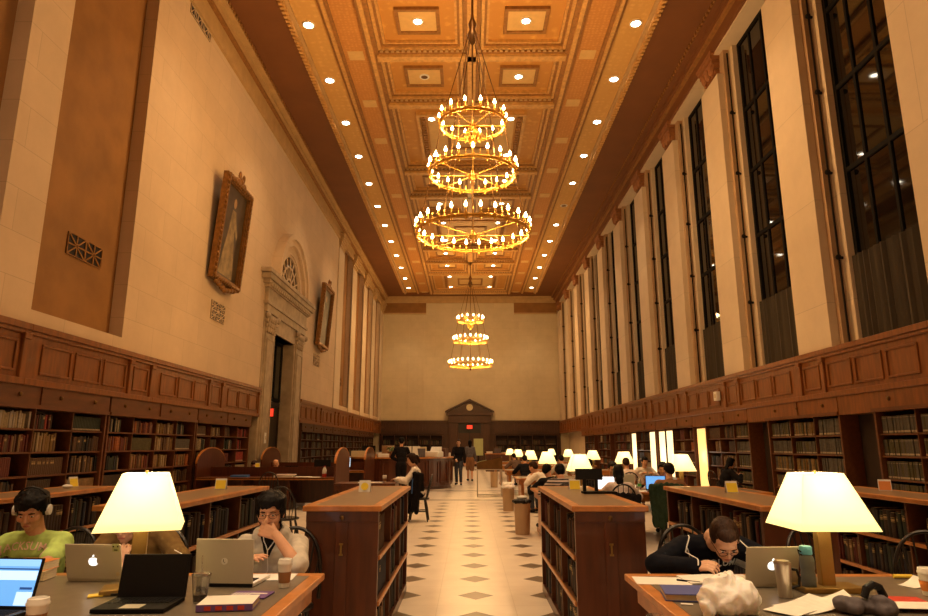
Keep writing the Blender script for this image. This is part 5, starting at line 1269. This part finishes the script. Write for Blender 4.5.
# trash bins
def bin_(x, y, label, white, black=False):
    t = thing('waste_bin', label, 'bin', (x, y, 0), 0, 'tan waste bins along the aisle')
    m = MB().lathe([(.125, 0), (.145, .56), (.138, .56), (.12, .02), (.01, .02)], 24); m.build('bin_wall', 'bin_tan', t, smooth=True)
    if white or black:
        g_ = MB(); r2 = random.Random(int(x * 100 + y))
        for i in range(12): a = i * .524; g_.ell((.125 * math.cos(a), .125 * math.sin(a), .55), (.05, .05, .035))
        g_.ell((0, 0, .54), (.12, .12, .03))
        if white and not black:
            for i in range(6): g_.ell((r2.uniform(-.08, .08), r2.uniform(-.08, .08), .60), (.08, .08, .06))
        remesh(g_, 'bin_liner', 'black' if black else 'bag', .012, t, 2, .012, 20.)
    if black and white: tag(place(MB().ell((0, 0, .03), (.1, .08, .035)).build('crumpled_paper', 'paper'), (x, y, .585)), 'crumpled paper on top of the black-lined waste bin', 'paper')
bin_(.93, 11.75, 'tan waste bin with black liner, first along the aisle', True, True)
bin_(.93, 15.85, 'tan waste bin with white bag heaped on it, second along the aisle', True)
bin_(.93, 24.6, 'tan waste bin without liner, third along the aisle behind the display case', False)
# the portrait side beyond the cases
for i, (x, y, w_, d_) in enumerate(((-4.5, 16.15, .45, .25), (-4.05, 16.2, .4, .28), (-3.75, 16.05, .3, .2))):
    sheet(x, y, .1 * i, w_, d_, ('stack of pale papers on the long desk before its divider', 'white papers on the long desk beside the pale stack', 'white papers on the long desk beside the red bottle')[i], h=(.05, .012, .01)[i])
small('folder', 'pink folder on the pale stack of papers on the long desk', 'folder', (-4.45, 16.15, TZ + .052), MB().box(-.22, .22, -.12, .12, 0, .02), 'pink_shirt', .1)
t = thing('drink_bottle', 'clear bottle with red drink and red cap on the long desk', 'bottle', (-3.56, 16.3, TZ)); MB().lathe([(.05, 0), (.055, .02), (.055, .08)], 16).build('red_drink', 'red', t); MB().lathe([(.056, .08), (.054, .16), (.03, .22), (.02, .24)], 16).build('bottle_wall', 'white', t, smooth=True); MB().lathe([(.022, .24), (.022, .265)], 12).build('cap', 'red', t)
small('book', 'blue book lying on the long desk before its divider', 'book', (-5.6, 16.2, TZ), MB().box(-.2, .2, -.14, .14, 0, .05), 'blue', .1)
def monitor(x, y, z, rz, label, scr='screen_white', w=.42):
    t = thing('monitor', label, 'monitor', (x, y, z), rz, 'computer screens'); MB().box(-.1, .1, -.07, .07, 0, .015).build('stand_base', 'black', t); MB().box(-.02, .02, -.01, .02, .015, .12).build('stand_neck', 'black', t)
    MB().box(-w / 2, w / 2, -.02, .02, .08, .40).build('casing', 'black', t); MB().box(-w / 2 + .02, w / 2 - .02, -.023, -.02, .10, .38).build('screen', scr, t)
laptop(-4.55, 17.0, PI, .34, .24, .24, 10, 'black', 'laptop with pale rim behind the long desk divider', small=True)
monitor(-3.95, 20.9, TZ, .4, 'screen showing pale blue between two arched boards', 'screen_pale'); monitor(-3.75, 16.9, TZ, PI, 'dark back of a screen behind the long desk divider', 'black')
monitor(-3.6, 23.6, 1.11, .5, 'black screen on the round desk behind the person in black', 'black', .5)
small('paper_sheet', 'white papers on the small desk of the woman in white', 'paper', (-2.0, 13.8, TZ), MB().box(-.3, .2, -.12, .12, 0, .012), 'paper', .1)
paper_cup(-1.78, 14.0, 'white cup on the small desk of the woman in white', .12, .045)
for s in (0, 1): small('notice_card', ('white notice card standing on the round desk', 'white notice card standing on the round desk, aisle side of its twin')[s], 'sign', (-2.15 + .30 * s, 23.05, 1.11), MB().obox((0, 0, .19), (.27, .015, .38), (-.12, 0, 0)), 'paper', -.05, 'notice cards')
t = thing('printer', 'white office printer on the round desk', 'printer', (-1.25, 23.6, 1.11), -.5); MB().box(-.28, .28, -.2, .2, 0, .2).build('casing', 'white', t, bevel=.03); MB().hexa([(-.2, .05, .2), (.2, .05, .2), (.2, .2, .2), (-.2, .2, .2)], [(-.2, .15, .36), (.2, .15, .36), (.2, .2, .36), (-.2, .2, .36)]).build('paper_tray', 'white', t)
for i, (x, y, w_, h_, c_) in enumerate(((-3.9, 23.3, .5, .22, 'cream'), (-3.0, 23.0, .4, .12, 'white'), (-2.65, 23.0, .3, .2, 'tan_skirt'), (-1.75, 23.2, .3, .3, 'grey_cloth'), (-.95, 24.2, .35, .3, 'red_wood'), (-.85, 24.7, .3, .14, 'white'), (-1.9, 26.6, .5, .35, 'cream'), (-3.3, 26.8, .6, .4, 'bin_tan'))):
    small('document_box', '%s box of papers on the round desk, %s from the portrait wall' % (('cream', 'white', 'brown', 'dark grey', 'red-brown', 'small white', 'tall cream', 'large tan')[i], ORD[i]), 'box', (x, y, 1.11), MB().box(-w_ / 2, w_ / 2, -.15, .15, 0, h_), c_, .3 * i, 'boxes on the round desk', bevel=.01)
t = thing('potted_plant', 'small leafy plant on the round desk', 'plant', (-2.75, 23.5, 1.11)); MB().lathe([(.07, 0), (.1, .15)], 14).build('pot', 'bin_tan', t)
m = MB()
for i in range(26):
    a = i * 2.4; r = .06 + .14 * (i % 5) / 5; m.obox((r * math.cos(a), r * math.sin(a), .2 + .16 * ((i * 7) % 6) / 6), (.12, .05, .006), (.5 * math.sin(a), .6, a))
m.build('foliage', 'lime_dark' if 'lime_dark' in MT else flat('lime_dark', (.08, .14, .02)), t)
# dark jacket on the woman's chair, green coat on another
def drape(name, label, loc, rz, mat, w, h, z1, stripe=None):
    m = MB(); r2 = random.Random(5)
    for i in range(7):
        u = i / 6 - .5
        m.cap((u * w, -.02 - .05 * (1 - 4 * u * u), z1 - .05 * abs(u)), (u * w * .85 + r2.uniform(-.03, .03), -.08 + r2.uniform(-.02, .02), z1 - h * r2.uniform(.8, 1.)), .045, .05)
        m.cap((u * w, .03, z1 - .05 * abs(u)), (u * w, .05, z1 - h * .4), .035, .035)
    t = thing(name, label, 'clothing', loc, rz); o = remesh(m, 'cloth_body', mat, .014, t, 3, .012, 12.)
    if stripe:
        MB().tube([(-w * .3, -.12, z1 - .05), (-w * .25, -.15, z1 - h * .45), (-w * .36, -.15, z1 - h * .8)], .016, 6).build('white_stripe', stripe, t); MB().tube([(w * .2, -.12, z1 - .1), (w * .3, -.15, z1 - h * .5)], .012, 6).build('blue_stripe', 'screen_blue' if 0 else 'blue', t)
    return t
drape('jacket', 'dark jacket with white stripes hanging from the chair of the woman in white', (-1.08, 13.60, 0), PI / 2 + PI + .5, 'black_cloth', .42, .78, .95, 'white')
drape('coat', 'dark green coat hung over the chair back of a person seen from behind', ((660 - 469) / 643 * 10.45, 10.50, 0), -.25, 'green_coat', .46, .62, .90)
drape('jacket', 'black jacket on the chair back of the person in pale pink', ((617 - 469) / 643 * 10.35, 10.36, 0), -.1, 'black_cloth', .46, .45, .76)
chair((290 - 469) / 643 * 9.9, 10.0, 0, 'empty black bow-back chair before the long desk with pale papers')
chair((276 - 469) / 643 * 15.4, 15.3, .3, 'empty black chair pushed to the long desk past the bookcase end')
t = thing('light_switch', 'small white switch plate on the jamb of the stone doorway', 'switch', (XL + .10, 21.3, 1.75)); MB().box(0, .02, -.09, .09, -.17, .17).build('plate', 'white', t); MB().box(.02, .03, -.03, .03, -.06, .06).build('rocker', 'cream', t)
t = thing('wall_box', 'small pale box on the oak panelling of the window wall', 'box', (XR - .12, 17.75, 2.83)); MB().box(-.05, .05, -.11, .11, -.12, .12).build('case', 'white', t); MB().box(-.06, -.05, -.05, .05, -.05, .05).build('cover_plate', 'cream', t)
t = thing('notice_stand', 'tall pale green notice board standing near the end door', 'sign', (.60, 42., 0)); MB().box(-.3, .3, 0, .05, .9, 1.95).build('board', 'sage', t); MB().box(-.05, .05, 0, .05, 0, .9).build('post', 'black', t); MB().box(-.25, .25, -.2, .2, 0, .03).build('foot', 'black', t)
for i, (x, y, w_) in enumerate(((2.2, 40, 2.4), (-3.5, 36, 3.4))):
    t = thing('counter', ('low dark counter with papers beside the end door, window side', 'low dark counter beyond the round desk, portrait side')[i], 'counter', (x, y, 0)); MB().box(-w_ / 2, w_ / 2, -.4, .4, 0, 1.0).build('carcass', 'red_wood', t); MB().box(-w_ / 2 - .03, w_ / 2 + .03, -.43, .43, 1.0, 1.05).build('countertop', 'edge_wood', t)
    for j in range(5):
        hh = (.12, .3, .08, .22, .15)[j]; small('document_box', '%s pile of papers on the %s' % (('first', 'tall second', 'low third', 'fourth', 'fifth')[j], ('low counter beside the end door', 'low counter beyond the round desk')[i]), 'box', (x - w_ * .4 + w_ * .2 * j, y - .1, 1.05), MB().box(-.18, .18, -.15, .15, 0, hh), ('paper', 'grey_cloth', 'cream', 'white', 'bin_tan')[j], .2 * j, 'piles on the far counters')
# ------------------------------------------------------------------ books
BW = []                                                      # every book: dict
LEFTSETS = [['dark brown', 'brown', 'tan', 'black'], ['dark green', 'olive', 'grey', 'dark brown'], ['brown', 'dark red', 'orange', 'tan'], ['navy', 'dark green', 'black', 'cream'], ['dark brown', 'black', 'dark brown', 'brown'], ['tan', 'ochre', 'brown', 'cream'], ['dark red', 'red', 'dark brown', 'black']]
rb = random.Random(11)
def run(slot, kind):
    name, s, zi, bay, xf, ya, yb, z, h, dep = slot
    y = ya + rb.uniform(0, .02); idx = 0
    if kind == 'low': pal = rb.choice([['dark brown', 'black', 'brown'], ['brown', 'dark red', 'black', 'tan'], ['black', 'dark brown', 'navy', 'dark green']]); wr, fill = (.028, .062), rb.choice([1, 1, .9, .75])
    elif kind == 'set': pal = rb.choice([['grey', 'olive'], ['olive', 'grey', 'ochre'], ['grey']]); wr, fill = (.036, .048), 1
    elif kind == 'end': pal = ['dark brown', 'black', 'brown', 'olive']; wr, fill = (.05, .10), rb.choice([1, .7])
    else: pal = rb.choice(LEFTSETS); wr, fill = (.030, .062), rb.choice([1, 1, 1, .95, .8, .7, .55])
    uni = rb.random() < (.45 if kind == 'wall' else .1); c0 = rb.choice(pal); hh0 = h * rb.uniform(.76, .90); end = ya + (yb - ya) * fill; tag_ = rb.random() < .4
    if name == 'wallL1' and bay == 1 and zi == 0: pal = ['cream', 'white']; 
    while True:
        w = rb.uniform(*wr)
        if kind == 'set' or uni: w = (wr[0] + wr[1]) / 2
        if y + w > end: break
        c = c0 if uni and kind != 'set' else rb.choice(pal); hh = hh0 * (1 if (uni or kind == 'set') else rb.uniform(.86, 1.06)); hh = min(hh, h - .01)
        if rb.random() < .05 and not uni and kind != 'set': y += rb.uniform(.03, .09); continue
        BW.append(dict(slot=slot, i=idx, y=y, w=w - .0015, h=hh, d=min(dep, rb.uniform(.18, .24)), c=c, inset=rb.uniform(0, .025) if not uni else .01, st=2 if (kind == 'set' or (uni and tag_)) else rb.choice([0, 0, 1]), lean=0)); idx += 1; y += w
for sl in LOW: run(sl, 'low')
for sl in WALL:
    n_ = sl[0]
    if n_.startswith('end'):
        nm, _, zi, bay, x0, yy, x1, z, hh, dep = sl; run((nm, 'y', zi, bay, yy, x0, x1, z, hh, dep), 'end')
    elif n_ in ('wallR1', 'wallR2') or (n_ == 'wallR3' and sl[3] == 0): run(sl, 'set')
    else: run(sl, 'end' if 'Lx' in n_ else 'wall')
BMESH = {}
def book_mesh(c, st):
    """unit book: spine at the origin plane facing +X, thickness along Y 0..1, depth to -X 0..1, height 0..1"""
    if (c, st) in BMESH: return BMESH[c, st]
    m = MB(); m.prism([(-1, 0), (-.03, 0), (-.008, .2), (0, .5), (-.008, .8), (-.03, 1), (-1, 1)], 'z', 0, .985); m.box(-.98, -.04, .12, .88, .985, .99, 1)
    def band(z0, z1): m.prism([(-.03, .0), (.0, .2), (.006, .5), (.0, .8), (-.03, 1.)], 'z', z0, z1, 2)
    if st == 1: band(.78, .80); band(.62, .64); band(.66, .74)
    if st == 2: band(.05, .15); band(.88, .90)
    me_o = m.build('book', ['book_' + c, 'cream', 'spine_gold' if st != 2 else 'paper_label']); BMESH[c, st] = me_o.data; bpy.data.objects.remove(me_o); return BMESH[c, st]
flat('paper_label', (.40, .33, .22), .7)
def bmat(b):
    name, s, zi, bay, xf, ya, yb, z, h, dep = b['slot']
    if s == 'y': return Matrix.Translation((b['y'], xf + b['inset'], z)) @ Matrix.Rotation(-PI / 2, 4, 'Z') @ Matrix.Diagonal((b['d'], b['w'], b['h'], 1))
    x = xf - s * b['inset']
    if s == 1: return Matrix.Translation((x, b['y'], z)) @ Matrix.Diagonal((b['d'], b['w'], b['h'], 1))
    return Matrix.Translation((x, b['y'] + b['w'], z)) @ Matrix.Rotation(PI, 4, 'Z') @ Matrix.Diagonal((b['d'], b['w'], b['h'], 1))
dg = bpy.context.evaluated_depsgraph_get(); dg.update()
CAMP = V((0, 0, 1.5)); cp, sp_ = math.cos(R(12.1)), math.sin(R(12.1))
def px(p):
    f = p.y * cp + (p.z - 1.5) * sp_; u = -p.y * sp_ + (p.z - 1.5) * cp
    return (469 + 643 * p.x / f, 308 - 643 * u / f) if f > .1 else (-999, 0)
for b in BW:
    M4 = bmat(b); q = [px(M4 @ V(c)) for c in ((0, 0, 0), (0, 1, 0), (0, 0, 1))]
    area = abs(q[1][0] - q[0][0]) * abs(q[2][1] - q[0][1]); vis = 0; s = b['slot'][1]
    face = M4 @ V((0, .5, .5)); n_ = (M4.to_3x3() @ V((1, 0, 0))).normalized()
    if n_.dot(CAMP - face) > 0 and -5 < q[0][0] < 933 and q[2][1] < 620 and area > .5:
        for v_ in (.5,):
            for z_ in (.15, .5, .85):
                p = M4 @ V((0, v_, z_)) + n_ * .012; dr = CAMP - p; L_ = dr.length
                hit = SC.ray_cast(dg, p, dr.normalized(), distance=L_)
                vis += not hit[0]
    b['area'] = area * vis / 3
BW.sort(key=lambda b: -b['area'])
POS = {'lowL1': 'portrait-side aisle bookcase', 'lowR1': 'window-side aisle bookcase', 'lowL2': 'second low bookcase, portrait side', 'lowR2': 'second low bookcase, window side', 'lowL3': 'third low bookcase, portrait side', 'lowR3': 'third low bookcase, window side'}
STO = [b for b in BW[298:]]; n_obj = 0; seen_labels = set()
for b in BW[:298]:
    if b['area'] <= 0: STO.append(b); continue
    name, s, zi, bay = b['slot'][:4]; o = bpy.data.objects.new('book', book_mesh(b['c'], b['st'])); COL.objects.link(o); o.matrix_world = bmat(b)
    if name.startswith('low'): lab = '%s book, %s along the %s shelf, %s bay, %s' % (b['c'], ORD[b['i']], ('lower', 'middle', 'upper')[zi], ORD[bay], POS[name]); gr = 'books in the low bookcases'
    else:
        unit = ORD[int(name[5:]) * (4 if name[4] == 'L' else 3) + bay] if name[5:].isdigit() else 'x'
        lab = '%s book, %s along the %s shelf, %s bay from the viewer, %s wall' % (b['c'], ORD[b['i']], ('top', 'second', 'third', 'fourth', 'bottom')[zi], unit, 'portrait' if name[4] == 'L' else 'window'); gr = 'books on the wall shelves'
        if 'Lx' in name: lab = '%s book, %s along the %s shelf, %s bay past the stone doorway' % (b['c'], ORD[b['i']], ('top', 'second', 'third', 'fourth', 'bottom')[zi], ORD[int(name[6:]) * 4 + bay])
    tag(o, lab, 'book', gr); n_obj += 1
# the others, further off or out of sight, as one mass
keys = list(BOOKC) + ['label']; BIN = {}
for b in STO:
    n_ = b['slot'][0]; BIN.setdefault('portrait' if n_.startswith('wallL') and 'x' not in n_ else 'past' if n_.startswith('wallLx') else 'window' if n_.startswith('wallR') else n_, []).append(b)
NM = {'portrait': 'rows of books on the dimmer shelves of the portrait wall', 'past': 'rows of books on the shelves past the stone doorway', 'window': 'rows of books on the further shelves under the windows',
      'end0': 'rows of books on the end wall, portrait-wall side of the door', 'end1': 'rows of books on the end wall, window-wall side of the door'}
for key, bs in BIN.items():
    m = MB()
    for b in bs:
        m.T = bmat(b); ci = keys.index(b['c']); m.prism([(-1, 0), (-.02, 0), (0, .5), (-.02, 1), (-1, 1)], 'z', 0, .985, ci)
        if b['st'] == 2: m.box(-.1, .006, .08, .92, .05, .15, len(keys) - 1)
    m.T = Matrix(); o = m.build('shelved_book_mass', ['book_' + k for k in BOOKC] + ['paper_label']); tag(o, NM.get(key) or 'shadowed rows of books inside the ' + POS[key], 'books', None, 'stuff')
print('BOOKS', n_obj, len(STO), sum(1 for b in BW if b['area'] > 0))
bpy.data.scenes.remove(TMP)
# ------------------------------------------------------------------ camera and rendering look
cam = bpy.data.cameras.new('camera'); cam.sensor_width = 36; cam.lens = 643 / 928 * 36; cam.clip_start = .05; cam.clip_end = 200
co = bpy.data.objects.new('camera', cam); COL.objects.link(co); co.location = (0, 0, 1.5); co.rotation_euler = (R(90 + 12.1), 0, math.atan(5 / 643 * math.cos(R(12.1))))
SC.camera = co
w = bpy.data.worlds.new('night'); SC.world = w; w.use_nodes = True
w.node_tree.nodes['Background'].inputs[0].default_value = (.006, .007, .012, 1); w.node_tree.nodes['Background'].inputs[1].default_value = .3
SC.view_settings.view_transform = 'Standard'; SC.view_settings.look = 'None'; SC.view_settings.exposure = .13; SC.view_settings.gamma = 1; SC.view_settings.use_curve_mapping = False
SC.cycles.max_bounces = 8; SC.cycles.diffuse_bounces = 3; SC.cycles.glossy_bounces = 3; SC.cycles.transmission_bounces = 6; SC.cycles.sample_clamp_indirect = 6; SC.cycles.use_light_tree = True
SC.cycles.caustics_reflective = False; SC.cycles.caustics_refractive = False
